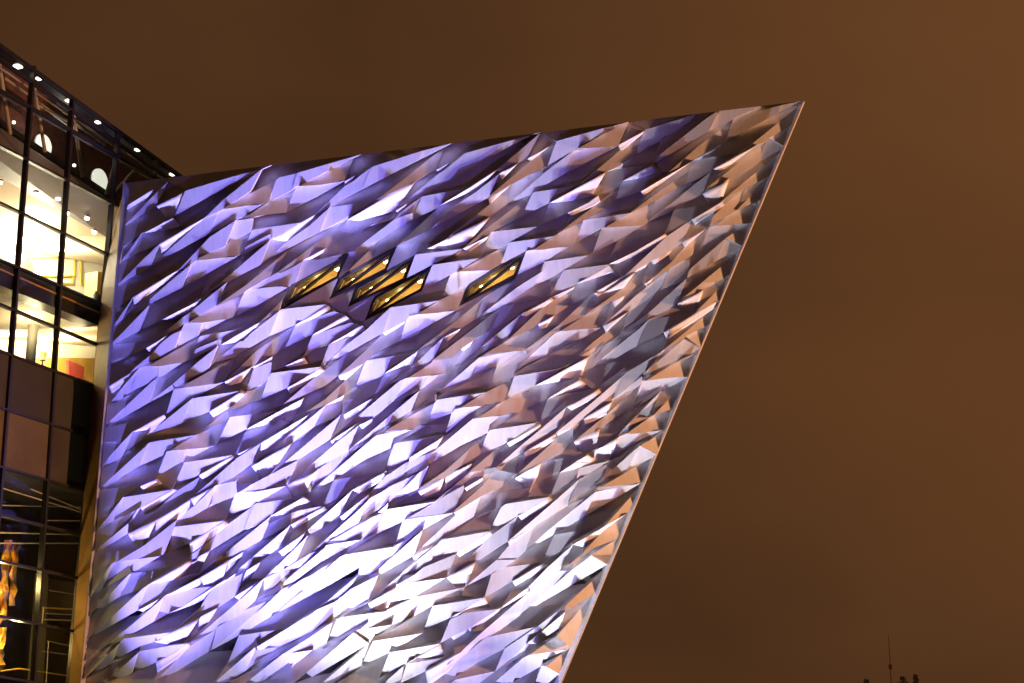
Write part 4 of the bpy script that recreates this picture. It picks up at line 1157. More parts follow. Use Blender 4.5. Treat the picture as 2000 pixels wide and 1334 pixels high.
# lie of every sheet: distance out of the wall at its middle, slope to the right, slope upward (thousandths)
XD = """46,-18,-15;63,-1,-1;64,0,0;65,0,0;57,3,0;-1,33,-100;163,-1,8;174,80,107;65,34,-98;248,27,8;424,99,114;616,71,105;58,34,-101;234,7,-1;91,82,111;77,36,-102;301,40,29;348,84,110;286,80,111;296,-191,-141;613,63,89;436,-203,-135;445,21,82;336,96,104;498,85,108;294,72,106;304,-213,-137;280,-252,-149;213,52,93;218,-14,-5;232,56,90;119,82,112;92,-10,3;384,75,97;440,68,105;230,-203,-120;139,24,-14;159,23,60;257,76,106;286,71,106;356,-27,-16;138,5,-16;389,-27,-18;225,-222,-130;147,-19,0;13,36,-99;182,-39,-11;266,114,119;140,78,108;122,69,103;159,38,96;206,-218,-141;65,-24,-3;87,-215,-126;69,-30,-13;105,9,5;43,33,-101;6,61,19;31,36,-98;165,35,14;66,7,8;-14,48,5;-1,5,8;43,-218,-126;165,-44,-15;-29,39,-97;103,-15,-7;-12,-21,-3;-10,-209,-124;-161,-26,-25;-108,-233,-137;-186,-247,-146;208,82,114;63,36,-107;427,39,72;267,3,9;118,41,-110;56,37,-112;176,82,109;116,222,-215;292,80,114;289,37,96;100,42,-116;275,98,124;56,39,-116;171,217,-221;388,30,2;65,36,-112;424,-3,47;261,-256,-161;321,95,131;220,83,127;310,-26,22;260,-183,-109;192,2,-27;180,-47,-49;245,38,92;255,46,84;125,-13,1;82,34,-106;132,40,82;101,83,113;-37,-181,-109;-124,45,-108;-27,-27,-6;16,28,-112;38,0,-66;20,0,-67;24,0,-68;-26,194,-198;55,-271,-156;119,76,105;3,1,-61;165,12,-32;191,69,95;303,71,39;188,-200,-116;84,37,-101;306,81,110;63,37,-109;272,-15,-53;159,-197,-116;296,-44,-15;159,-255,-151;170,80,118;147,65,120;238,79,117;309,74,105;125,-188,-111;113,25,83;134,152,128;114,95,108;199,14,-18;67,36,-104;263,-66,-23;157,-210,-129;31,35,-102;73,99,105;149,-237,-146;11,-34,-11;60,80,119;78,65,116;78,73,119;36,-17,2;4,-253,-157;39,36,-113;93,-6,4;72,-210,-125;-111,43,-100;-25,19,14;88,-21,-12;-150,-219,-126;9,-268,-153;97,-12,2;37,36,-108;84,-163,110;6,-19,1;-35,-25,-3;-112,-254,-147;-163,18,-3;-140,-258,-155;-178,-245,-139;-171,-268,-164;-72,-22,-43;-126,-43,-25;-137,48,-119;-126,-285,-171;173,68,95;49,40,-124;140,245,-227;418,-20,-5;439,29,69;97,-18,3;330,-234,-167;244,11,111;272,78,91;330,1,28;134,110,150;297,-191,-161;94,108,146;232,108,144;217,104,143;128,104,146;53,50,-135;75,43,-134;241,62,128;169,-12,5;50,47,-146;189,74,119;287,98,143;370,62,11;196,-5,10;87,42,-126;209,37,87;109,96,132;299,-80,-63;87,-169,-98;247,-312,-195;248,-230,-132;93,-15,0;73,65,-3;115,-8,0;141,13,-19;166,7,4;179,-3,-10;221,-149,-87;135,-40,-14;169,-21,-28;137,-27,-2;64,42,-131;188,56,-9;190,90,106;262,-50,-46;84,-27,-2;139,-283,-160;162,-29,-3;228,79,124;282,88,126;80,-19,2;82,-143,-91;130,71,121;208,-273,-170;39,244,-235;42,99,135;163,93,10;48,46,-135;120,-159,-102;263,34,66;132,262,-252;213,-94,-44;162,-188,-117;163,-286,-191;91,-22,0;44,43,-130;-1,40,-120;91,251,-245;158,97,133;141,29,116;39,257,-265;58,43,98;40,40,-124;121,-105,-77;192,28,61;129,-235,-172;92,-226,-134;-73,48,-117;25,-27,-3;72,-27,-3;112,-56,-37;44,-157,-87;-22,63,111;-42,1,111;-65,226,-264;-49,-227,-160;-49,-23,0;-62,-36,-7;-77,-323,-193;-130,42,-142;33,44,-136;-121,-167,124;-49,-32,-7;-95,-28,-7;58,-22,-1;-93,-245,-138;-77,45,-111;-49,228,-225;-13,24,18;-119,53,-119;-40,236,-246;2,-44,-11;-5,-273,-172;13,43,-128;72,-145,-88;-67,-283,-156;-33,-281,-161;-91,-318,-190;-122,78,119;-114,-286,-164;-135,48,-133;-26,-57,-14;48,50,-151;80,121,165;73,49,-148;35,57,-155;149,122,169;184,125,167;163,297,-283;85,-335,-214;186,125,171;3,100,161;38,54,-169;169,-17,2;8,67,142;64,35,18;32,-6,-38;138,128,185;65,340,-327;22,-32,0;91,139,190;58,57,-178;7,62,-180;93,42,27;72,-20,-30;65,98,150;56,12,15;125,17,11;11,100,172;119,-374,-222;32,116,155;77,3,-2;41,49,-151;124,-3,11;107,-21,1;143,106,155;42,293,-282;47,46,-144;39,46,-144;96,7,10;159,75,132;24,-17,-23;82,18,-21;88,326,-313;71,13,14;27,63,122;82,-2,11;-36,15,-88;3,26,15;22,56,-171;76,109,165;128,104,161;171,-106,-54;166,70,118;203,24,123;94,272,-262;128,-20,1;268,44,89;127,274,-284;71,44,-142;175,116,158;162,-297,-198;170,141,164;217,108,144;53,274,-283;269,35,114;151,47,134;145,91,148;225,18,6;51,-26,0;28,287,-289;130,29,-9;246,45,21;135,320,-309;173,-258,-143;178,-296,-197;82,59,117;20,283,-285;55,-309,-193;59,52,110;-103,55,-144;-57,-26,-5;-24,43,-149;42,286,-279;32,-23,0;67,-180,173;74,-23,1;68,-63,-18;-1,-31,-1;0,-268,-144;-23,-389,-223;-13,48,-170;88,-300,-207;68,-362,-237;21,-193,160;-9,-12,6;-152,-243,-147;-97,54,-142;-6,271,-265;78,-20,3;25,36,31;2,115,157;80,-75,-39;-61,244,-274;-60,-333,-208;-179,83,146;-164,274,-276;-57,-197,78;-83,-295,-205;-119,-357,-202;-56,7,-16;-49,-221,162;-37,-45,-3;-79,48,141;-83,276,-322;-40,-374,-228;66,135,195;37,143,194;65,354,-339;48,61,-189;89,-24,-24;143,5,-23;18,66,-200;36,143,193;48,-27,3;104,-46,-44;67,133,212;14,408,-388;-1,162,219;36,70,-206;-52,82,-216;-22,158,222;28,71,-212;114,-45,-23;186,-18,-24;225,2,24;74,-37,-1;91,17,18;61,-19,10;19,-20,-21;65,10,12;44,13,4;76,-2,-37;43,-16,7;124,-21,-5;60,359,-347;123,-61,-20;138,104,168;101,137,190;260,-9,18;184,127,190;254,85,149;261,11,23;108,353,-366;144,129,203;121,101,174;34,369,-396;97,41,5;105,50,33;81,-32,1;53,-34,-1;94,-22,-17;197,2,1;158,145,225;174,36,15;206,134,188;258,132,178;120,341,-331;296,-30,-5;200,-74,-65;245,131,190;233,358,-345;346,6,-63;237,135,203;124,377,-362;189,136,200;114,36,31;88,-31,2;101,18,17;66,381,-406;164,100,190;73,-29,4;107,10,12;22,347,-364;181,-38,-2;14,58,-182;58,-351,-201;223,-121,-65;263,-90,-48;32,50,-89;4,55,-172;20,-55,-6;21,57,-173;20,322,-336;-1,7,12;98,-269,182;74,17,16;107,-31,2;129,123,187;101,-29,1;58,16,16;26,57,-175;46,53,106;-24,89,158;-43,-351,-227;-59,75,161;-48,18,144;26,65,-189;59,-456,-263;196,-86,-72;55,-446,-256;59,-486,-303;-52,70,-204;56,165,236;-96,90,-229;91,131,211;0,89,-278;54,207,273;-143,192,276;134,-35,-25;62,-41,-2;-52,209,296;-35,189,276;-140,125,-267;-41,-35,5;-129,-6,-10;83,-7,-4;56,137,215;175,22,30;86,430,-424;-22,66,41;-9,126,204;35,19,17;60,126,197;-6,48,9;12,519,-500;72,20,40;-32,190,268;47,166,246;-128,8,12;-42,487,-531;162,8,15;123,7,6;163,45,19;-20,187,285;-41,552,-528;64,407,-419;167,8,9;41,157,225;-59,457,-453;89,-54,-6;88,17,18;107,424,-410;161,29,-42;102,111,217;60,-36,-1;65,16,19;74,-3,-34;-31,184,263;-36,499,-488;-146,170,265;63,141,267;-7,473,-488;-90,33,23;-271,505,-547;-93,200,292;21,204,299;80,-42,-1;89,146,247;98,-33,3;127,16,18;93,17,4;15,44,8;112,-42,4;72,15,16;62,-65,-44;60,-31,2;13,392,-389;58,-316,213;154,-433,-248;-24,126,207;115,104,189;-79,37,39;60,-368,245;12,-45,-3;39,-556,-326;86,-44,-2;41,-42,1;83,-395,279;95,-581,-258;150,-497,-354;88,111,207;65,10,9;-31,539,-533;29,13,18;38,20,23;-3,22,24;-222,199,303;-110,168,288;-132,532,-537;108,-718,-423;5,230,313;55,95,-277;63,207,258;46,91,-285;75,-16,-54;178,25,-9;205,32,37;94,22,23;88,-4,26;149,220,300;49,97,-278;56,181,271;-29,90,-294;-33,231,305;-105,181,183;126,-34,-12;65,-47,-2;-45,223,310;-179,217,300;-131,96,-283;-32,-35,7;-113,-10,-8;117,22,19;61,169,262;181,10,27;49,537,-538;1,100,60;36,174,263;28,17,21;-33,47,20;7,550,-529;76,16,37;-120,220,304;62,208,297;-120,9,18;-82,503,-554;133,-17,0;55,-45,-62;130,59,25;-91,211,303;-114,558,-524;86,540,-534;124,30,20;42,209,290;-70,540,-535;125,-55,-11;42,17,18;82,548,-531;160,201,297;91,19,22;71,12,-2;-5,219,305;-61,543,-534;-178,210,296;29,194,305;-21,524,-541;-107,29,24;-141,525,-541;-44,220,309;56,216,306;60,-46,0;211,224,309;144,-41,4;207,8,13;82,23,23;-34,26,23;131,-37,5;15,17,19;169,-414,274;80,-56,-5;18,-689,-359;164,-46,2;71,-45,2;131,-389,293;385,-669,-294;351,-651,-387;172,152,234;96,50,51;40,540,-535;128,24,28;73,18,19;79,18,22;-11,225,310;150,220,310;156,552,-528;80,-736,-436;88,230,312;-62,0,-514;-52,1,-514;-69,3,-506;-193,23,-506;0,0,-243;-169,26,-493;-104,11,-513;28,10,-491;-80,20,-464;-12,1,-169;74,0,-331;21,5,-189;70,3,-202;-4,1,-276;-5,12,-279;-10,9,-513;-272,40,-508;-147,13,-483;95,1,-203;1,1,-273;10,1,-303;-24,2,-318;-192,29,-446;-235,27,-502;106,13,-248;-73,15,-286;-26,1,-292;-21,-1,-428;-81,12,-504;45,4,-177;97,1,-186;20,9,-188;11,5,-216;262,7,-219;-62,17,-247;-30,2,-363;-2,8,-476;0,2,-515;19,4,-513;28,3,-509;-42,1,-179;35,3,-178;-8,2,-197;56,15,-236;-64,10,-343;-4,1,-353;-46,0,-512;-81,13,-504;78,9,-228;162,0,-242;199,2,-217;175,4,-169;80,19,-169;34,2,-234;199,8,-244;-146,18,-460;-76,27,-491;111,0,-210;11,3,-214;176,-8,-231;-21,2,-297;-11,1,-204;153,8,-210;154,10,-270;24,0,-314;26,3,-455;6,-1,-515;-138,26,-507;-65,37,-489;5,4,-264;-68,13,-321;16,-1,-514;148,-1,-223;128,10,-487;47,14,-189;77,2,-248;32,0,-284;30,0,-300;-85,11,-324;26,12,-375;-70,23,-410;22,2,-230;85,3,-243;-50,8,-277;-48,30,-491;-38,1,-514;120,1,-225;-35,14,-289;65,3,-304;-57,11,-348;-101,16,-510;36,13,-180;15,0,-179;259,-1,-222;38,-1,-238;-5,6,-320;-88,27,-430;-164,57,-496;371,-5,-180;27,2,-278;-15,0,-298;26,-1,-487;70,-4,-179;-10,39,-237;6,5,-329;17,1,-185;23,-2,-197;163,11,-211;5,6,-267;-7,2,-374;30,17,-408;-109,4,-518;-200,0,-514;-53,7,-493;1,5,-178;5,1,-233;-42,2,-314;155,8,-246;83,7,-259;-46,9,-273;68,-4,-352;-82,8,-506;51,1,-515;-397,89,-474;25,8,-180;88,0,-215;44,1,-239;-11,2,-254;17,1,-265;38,1,-309;-17,2,-312;-18,38,-315;60,3,-338;28,0,-396;-176,67,-400;-49,2,-512;-113,32,-499;-210,36,-498;-368,20,-516;89,-1,-240;2,3,-209;20,-1,-216;69,15,-207;28,-1,-323;-52,2,-318;84,0,-450;-229,82,-476;-95,106,-464;23,0,-258;21,3,-313;-189,20,-469;-82,12,-190;45,1,-266;44,11,-174;27,4,-233;9,0,-249;47,10,-269;-44,6,-294;-48,32,-299;0,3,-348;-39,6,-435;-59,4,-515;28,-2,-220;37,2,-272;8,11,-513;-173,13,-462;28,9,-254;11,1,-254;-9,5,-501;38,-1,-390;12,1,-227;-7,4,-279;32,3,-315;-25,0,-515;20,10,-179;-18,1,-234;-32,1,-252;71,6,-268;57,2,-388;-77,76,-385;-88,2,-513;5,2,-513;114,4,-178;-27,1,-199;73,11,-221;32,2,-305;-57,6,-433;-149,27,-470;-43,-2,-514;-202,-1,-505;-118,20,-505;4,3,-254;-27,8,-282;36,33,-344;-111,30,-467;-143,0,-492;-388,80,-482;-32,4,-514;-100,24,-501;-169,-11,-513;1,18,-180;238,2,-180;201,-7,-183;74,10,-189;56,1,-241;132,9,-253;-143,11,-251;-17,0,-296;-85,-2,-512;42,22,-505;-2,2,-185;-17,7,-267;106,17,-317;80,3,-184;53,4,-320;-51,19,-486;166,-4,-276;198,9,-216;36,8,-510;81,3,-182;36,6,-295;-11,7,-388;33,8,-515;-10,5,-511;1,0,-515;46,-1,-258;117,0,-259;12,1,-513;25,5,-512;74,3,-178;6,0,-246;-6,0,-497;-64,2,-512;24,2,-213;99,1,-231;22,-5,-234;17,2,-237;-12,2,-271;38,1,-297;129,1,-308;32,23,-344;6,4,-408;27,11,-426;-34,4,-467;95,1,-515;111,4,-199;0,3,-226;60,-2,-274;35,6,-389;-33,8,-458;6,5,-497;-12,3,-514;-9,1,-513;126,9,-512;3,0,-513;-17,0,-471;3,4,-486;31,0,-514;92,0,-199;42,0,-212;-19,2,-410;58,2,-442;70,-1,-513;26,0,-309;134,-20,-212;-1,3,-254;61,0,-277;15,5,-189;35,-7,-196;201,-8,-200;53,20,-232;32,0,-198;183,11,-259;76,-6,-302;85,-3,-323;4,2,-386;-62,22,-500;192,4,-177;-19,0,-293;-19,6,-378;-18,0,-441;-3,-2,-255;-23,3,-209;35,7,-237;-106,3,-310;24,2,-236;100,-5,-181;-4,1,-301;84,-17,-537;-28,9,-210;55,0,-226;95,-1,-231;-7,3,-251;-54,1,-318;22,2,-345;-286,22,-490;-181,13,-521;88,-1,-514;157,0,-177;137,-22,-200;-9,-1,-192;133,4,-239;-9,5,-345;-13,1,-423;5,16,-442;-31,5,-512;-98,-8,-516;186,18,-508;7,8,-180;-12,0,-179;71,0,-204;143,0,-319;44,2,-377;3,6,-375;-5,1,-419;73,8,-447;55,18,-503;-13,5,-512;5,0,-415;-22,0,-384;86,15,-171;8,6,-272;-6,1,-231;36,12,-273;-126,-3,-515;96,0,-513;-9,4,-216;24,-1,-219;-9,4,-321;-16,1,-395;-30,1,-225;-10,-1,-284;-130,28,-492;17,-2,-179;2,4,-179;1,1,-196;-33,2,-216;-7,10,-244;-41,0,-298;-26,1,-319;-1,6,-379;-6,10,-407;86,23,-496;-107,3,-279;25,2,-393;191,3,-178;-19,1,-202;6,3,-378;-46,1,-221;20,2,-314;-5,-8,-321;-95,-1,-267;-340,86,-238;-46,7,-241;-125,0,-258;10,7,-180;-14,0,-206;-33,-7,-227;-146,11,-236;-19,3,-325;-140,32,-332;16,2,-380;-12,-8,-384;40,2,-174;91,1,-194;77,-7,-202;-25,3,-209;-104,7,-203;-11,-7,-248;-84,0,-294;61,1,-442;-47,7,-503;7,0,-177;5,4,-207;-211,0,-273;-141,-4,-224;-174,35,-233;-51,4,-283;-388,6,-334;-35,-1,-256;-9,0,-253;-97,-2,-288;-133,0,-264;7,-1,-186;-111,30,-170;-39,1,-198;-132,3,-211;-103,3,-263;-89,2,-300;-21,-1,-180;-32,1,-179;24,0,-183;-21,1,-190;-60,-2,-214;-141,2,-219;-16,-1,-316;10,0,-223;-18,0,-179;-197,4,-194;-90,-4,-248;-29,2,-192;-12,2,-196;-26,2,-198;-102,7,-209;-79,-11,-229;-37,1,-247;-2,-6,-201;-140,17,-196;-113,0,-226;75,3,-172;-8,1,-185;14,1,-197;57,0,-195;-69,-6,-189;-136,-9,-194;-77,6,-178;-291,-7,-190;-18,2,-179;-74,-3,-225;64,2,-179;-41,4,-179;2,3,-178;-131,7,-202;-42,2,-227;-272,8,-250;3,-1,-187;-3,-1,-209;-187,15,-227;-100,-3,-284;-80,3,-302;137,-1,-178;102,-5,-183;15,2,-233;-58,0,-258;-83,0,-264;-29,1,-273;4,12,-283;-79,2,-378;-234,22,-509;211,3,-508;228,-2,-180;-73,18,-184;159,11,-274;13,3,-355;-111,12,-510;-32,1,-515;-29,11,-510;6,2,-514;-134,17,-267;-158,17,-262;27,19,-206;71,4,-186;91,13,-177;-42,3,-218;26,10,-174;-1,26,-311;45,11,-267;62,9,-388;81,0,-397;-32,13,-297;74,6,-240;25,24,-513;101,19,-362;-56,6,-479;54,4,-454;-154,13,-436;-124,90,-444;-36,-3,-196;59,4,-200;-21,2,-230;-129,-3,-233;268,19,-177;17,5,-515;108,2,-200;0,9,-300;189,9,-202;138,10,-266;-79,2,-246;106,4,-175;69,25,-212;36,22,-507;35,6,-304;39,12,-374;-158,25,-503;40,8,-342;-24,-8,-183;20,5,-225;-77,48,-239;-90,5,-221;174,10,-191;-56,86,-480;31,5,-303;-9,0,-400;237,19,-323;21,3,-392;136,49,-482;-31,3,-230;68,4,-512;-132,9,-484;-17,3,-513;-14,33,-335;10,17,-438;6,1,-326;-29,3,-258;13,36,-499;12,4,-279;40,0,-229;11,-7,-243;196,14,-240;-76,50,-379;91,14,-272;49,11,-339;176,3,-373;60,7,-218;35,5,-394;75,3,-392;11,0,-193;185,98,-301;-3,7,-511;-12,2,-270;0,8,-267;73,14,-307;-110,30,-499;30,4,-376;159,-2,-248;-26,14,-302;-18,-6,-195;40,8,-267;72,36,-240;31,5,-204;95,8,-230;138,26,-169;23,5,-183;-271,8,-241;15,5,-175;3,4,-240;29,20,-254;56,7,-259;60,35,-340;37,4,-515;36,1,-298;67,13,-360;35,40,-396;200,19,-175;-114,80,-477;35,8,-401;12,-9,-268;-134,1,-248;86,16,-328;-63,12,-296;145,-15,-186;-3,-7,-187;140,-1,-182;26,10,-235;1,37,-270;17,1,-296;-21,-2,-450;111,14,-355;66,1,-354;-178,25,-504;139,-8,-243;147,51,-489;-7,0,-223;123,21,-499;-205,41,-496;19,8,-226;67,26,-230;-120,9,-208;-20,8,-211;126,11,-183;63,47,-230;-23,3,-250;-92,14,-499;59,64,-291;117,23,-296;252,37,-334;38,6,-241;66,2,-513;41,0,-396;104,13,-324;187,0,-321;-3,3,-178;31,2,-333;57,0,-303;-4,9,-264;299,5,-309;-281,37,-498;109,5,-168;155,14,-195;95,84,-450;-203,28,-251;9,-6,-205;-241,67,-489;30,-2,-228;71,84,-292;50,2,-233;-91,1,-514;71,7,-245;60,2,-179;-61,7,-226;-43,73,-234;30,5,-514;-50,0,-206;-51,8,-160;-37,26,-332;34,4,-377;-12,23,-221;53,6,-182;140,22,-174;32,30,-280;1,7,-251;70,4,-182;36,4,-198;16,75,-406;22,31,-447;-6,7,-173;-21,0,-214;-109,17,-222;35,45,-481;28,2,-231;96,10,-226;-185,34,-431;112,-1,-200;48,4,-237;2,6,-207;-2,5,-229;30,5,-391;87,2,-307;25,15,-343;-43,2,-380;-94,19,-508;102,11,-255"""
X = np.array([[float(q) / 1000.0 for q in t.split(',')] for t in XD.split(';')])
def onfacet(i, px, py, extra=0.0):
    c, a, b = X[i]
    r = ray(px, py)
    q = CAM - FO
    # FN.(q+tr) = c + a*(FU.(q+tr)-u0) + b*(FV.(q+tr)-v0) + extra
    k = FN - FU * a - FV * b
    t = (c - a * RC[i, 0] - b * RC[i, 1] + extra - q.dot(k)) / r.dot(k)
    return CAM + r * t


base_pt = fplane(600, 1560)
prow = empty('prow_wall', Vector((base_pt.x, base_pt.y, 0)),
             'sharp prow-shaped wall of folded silver metal shards under violet and white floodlight', 'building wing')
prow['kind'] = 'thing'
SK = 0.30
reg_tris = {}
for ti, r in enumerate(reg): reg_tris.setdefault(int(r), []).append(ti)
geos = []
BACKV = (-FN + FV * 0.42 - FU * 0.32) * SK
for i in range(NR):
    if cls[i] == 'win' or RA[i] < 0.002: continue
    rid = rids[i]
    vs, fs = [], []
    if cls[i] == 'w' and len(loops[rid - 1][2]) == 4:
        # white glow put into the shape as a cove: steep under the lip (A-B), flattening towards C-D
        A, B, C, D = [np.array(fit(p)) for p in loops[rid - 1][2]]
        wd = 0.5 * ((fplane(*A) - fplane(*D)).length + (fplane(*B) - fplane(*C)).length)
        HW = 0.33 * wd

        def dl(p, q, r):
            d = r - q
            return abs((p[0] - q[0]) * d[1] - (p[1] - q[1]) * d[0]) / max(np.hypot(*d), 1e-6)
        key = {}
        cnt = {}

        def vv(p):
            k = (round(p[0] * 20), round(p[1] * 20))
            if k not in key:
                d1, d2 = dl(p, A, B), dl(p, D, C)
                t = d1 / max(d1 + d2, 1e-6)
                key[k] = len(vs)
                vs.append(onfacet(i, p[0], p[1], HW * ((1 - t) ** 2.0 - 0.33)))
            return key[k]

        def subd(p, q, r, n):
            if n == 0:
                f = (vv(p), vv(q), vv(r))
                if len(set(f)) == 3:
                    fs.append(f)
                    for k in range(3): cnt[(f[k], f[(k + 1) % 3])] = 1
                return
            a_, b_, c_ = (p + q) / 2, (q + r) / 2, (r + p) / 2
            for z in ((p, a_, c_), (a_, q, b_), (c_, b_, r), (a_, b_, c_)): subd(*z, n - 1)
        for ti in reg_tris[i]:
            f = tris[ti]
            subd(PX[f[0]], PX[f[1]], PX[f[2]], 2)
        if not fs: continue
        be = [e for e in cnt if (e[1], e[0]) not in cnt]
        sm = True
    else:
        loc = {}
        cnt = {}
        for ti in reg_tris[i]:
            f = tris[ti]
            q = []
            for v in f:
                if v not in loc:
                    loc[v] = len(vs)
                    vs.append(onfacet(i, PX[v][0], PX[v][1]))
                q.append(loc[v])
            fs.append(tuple(q))
            for k in range(3):
                e = (q[k], q[(k + 1) % 3])
                cnt[e] = 1
        be = [e for e in cnt if (e[1], e[0]) not in cnt]
        sm = False
    # make the sheet face outwards
    nrm = Vector((0, 0, 0))
    for f in fs:
        nrm += (vs[f[1]] - vs[f[0]]).cross(vs[f[2]] - vs[f[0]])
    if nrm.dot(FN) < 0:
        fs = [f[::-1] for f in fs]
        be = [(b, a) for a, b in be]
    n0 = len(vs)
    ntop = len(fs)
    vs2 = vs + [v + BACKV for v in vs]
    for a, b in be:
        fs.append((a, a + n0, b + n0, b))
    geos.append((RA[i], cls[i], vs2, fs, sm, ntop, RC[i][1]))
vmin = (fplane(600, 1334) - FO).dot(FV)
geos.sort(key=lambda g: -(g[0] if g[6] > vmin else g[0] * 0.01))
for g in geos[:300]:
    o = mesh('panel', g[2], g[3], M['alu'], prow)
    if g[4]:
        for k in range(g[5]): o.data.polygons[k].use_smooth = True
vs, fs, sm = [], [], []
for g in geos[300:]:
    b = len(vs)
    vs += g[2]
    for k, f in enumerate(g[3]):
        fs.append(tuple(b + q for q in f)); sm.append(g[4] and k < g[5])
o = mesh('small_panels', vs, fs, M['alu'], prow)
for p, s in zip(o.data.polygons, sm): p.use_smooth = s
o['kind'] = 'stuff'
# membrane behind the panels, open at the windows
vs = [fplane(p[0], p[1], -0.42) for p in PX]
fs = [tuple(tris[ti]) for ti in range(len(tris)) if cls[reg[ti]] != 'win']
mesh('backing_sheet', vs, fs, M['back'], prow)
# plain foot of the wall down to the ground
fl, frr = fplane(143.6, 1555), fplane(1000.6, 1555)
def toground(p):
    t = p.z / FV.z
    return p - FV * t
gl_, gr_ = toground(fl), toground(frr)
mesh('wall_foot', [fl, frr, gr_, gl_], [(0, 1, 2, 3)], M['alu'], prow)
# rear faces of the prow
tl, tp = fplane(247, 357, -0.05), fplane(1570, 197, -0.05)
bk = Vector((-4.0, 11.0, 0.0))
mesh('rear_wall', [tp, frr - FN * .05, gr_ - FN * .05, gr_ + bk, frr + bk, tp + bk * 0.9], [(0, 1, 4, 5), (1, 2, 3, 4)], M['alu'], prow)
mesh('roof', [tl, tp, tp + bk * 0.9, tl + Vector((-1, 9, 0))], [(0, 1, 2, 3)], M['back'], prow)
# edge trims
m = MB()
m.bar(fplane(1570.5, 198.5, -0.22), fplane(1001.2, 1560, -0.22), 0.022, 0.10, FN)
m.build('edge_trim', M['trim'], prow)
m = MB()
m.bar(fplane(245.5, 358, 0.0), fplane(142.0, 1560, 0.0), 0.02, 0.25, FN)
m.build('edge_trim', M['trim'], prow)
# bronze return between the shards and the glass
ret_l = [(243, 364), (226, 428), (213, 490), (201, 560), (190, 660), (182, 750), (165, 950), (146, 1200), (119, 1560)]
vs, fs = [], []
for (x, y) in ret_l:
    yy = y
    xr = left_x(yy)
    p = G(x, y, -0.06); q = fplane(xr - 0.8, yy, -0.02)
    vs += [p, q]
for k in range(len(ret_l) - 1):
    fs.append((2 * k, 2 * k + 2, 2 * k + 3, 2 * k + 1))
b0 = len(vs)
mesh('bronze_return', vs, fs, M['bronze'], prow)['label'] = 'bronze strip along the left edge of the wall'
# prow windows
winloops = [l for l in loops if l[0] in '12345']
winloops.sort(key=lambda l: l[0])
for l in winloops:
    q = [fplane(x, y, 0.02) for x, y in l[2]]               # low-left, up-left, up-right, low-right
    ce_ = sum(q, Vector()) / 4
    wn = mesh('window', [*q, *[p - FN * 0.5 for p in q]],
              [(0, 4, 5, 1), (1, 5, 6, 2), (2, 6, 7, 3), (3, 7, 4, 0)], M['black'], prow)
    # frame bars
    m = MB()
    inn = []
    for k in range(4):
        a, b, c = q[k - 1], q[k], q[(k + 1) % 4]
        u = (a - b).normalized(); v = (c - b).normalized()
        sn = u.cross(v).length
        inn.append(b + (u + v) * (0.075 / max(sn, 0.25)))
    for k in range(4):
        j = (k + 1) % 4
        m.prism([q[k], q[j], inn[j], inn[k]], -FN * 0.16)
    m.build('frame', M['black'], wn)
    m = MB()
    m.bar(inn[0] - FN * 0.07, inn[2] - FN * 0.07, 0.055, 0.10, FN)
    m.build('glazing_bar', M['black'], wn)
    g_ = [p - FN * 0.10 for p in inn]
    mesh('pane', [g_[0], g_[1], g_[2]], [(0, 1, 2)], M['wglass'], wn)
    mesh('pane', [g_[0], g_[2], g_[3]], [(0, 1, 2)], M['wglass'], wn)
    # gilded lining behind the panes
    dpt = -FN * 1.5 + FV * 0.55 - FU * 0.35
    bq = [p - FN * 0.16 for p in inn]
    cq = [p + dpt for p in inn]
    rm = MB()
    rm.v = bq + cq
    rm.f = [(0, 1, 5, 4), (1, 2, 6, 5), (2, 3, 7, 6), (3, 0, 4, 7), (4, 5, 6, 7)]
    rm.build('lining', M['gold'], wn)
    for t, rad in ((0.80, 0.07), (0.30, 0.05)):
        lm = MB()
        c_ = (inn[0] * (1 - t) + inn[2] * t) * 0.8 + (inn[3] if t > .5 else inn[1]) * 0.2 + dpt * 0.5
        lm.lathe(c_, [(0.01, -rad), (rad, -rad * .4), (rad, rad * .4), (0.01, rad)], 10)
        lm.build('lamp', M['lampwarm'], wn)
    ld = bpy.data.lights.new('window_light', 'POINT')
    ld.energy = 20; ld.color = (1.0, 0.86, 0.55); ld.shadow_soft_size = 0.08
    lo = bpy.data.objects.new('window_light', ld)
    COL.objects.link(lo)
    lo.location = ce_ - FN * 0.10 + dpt * 0.42

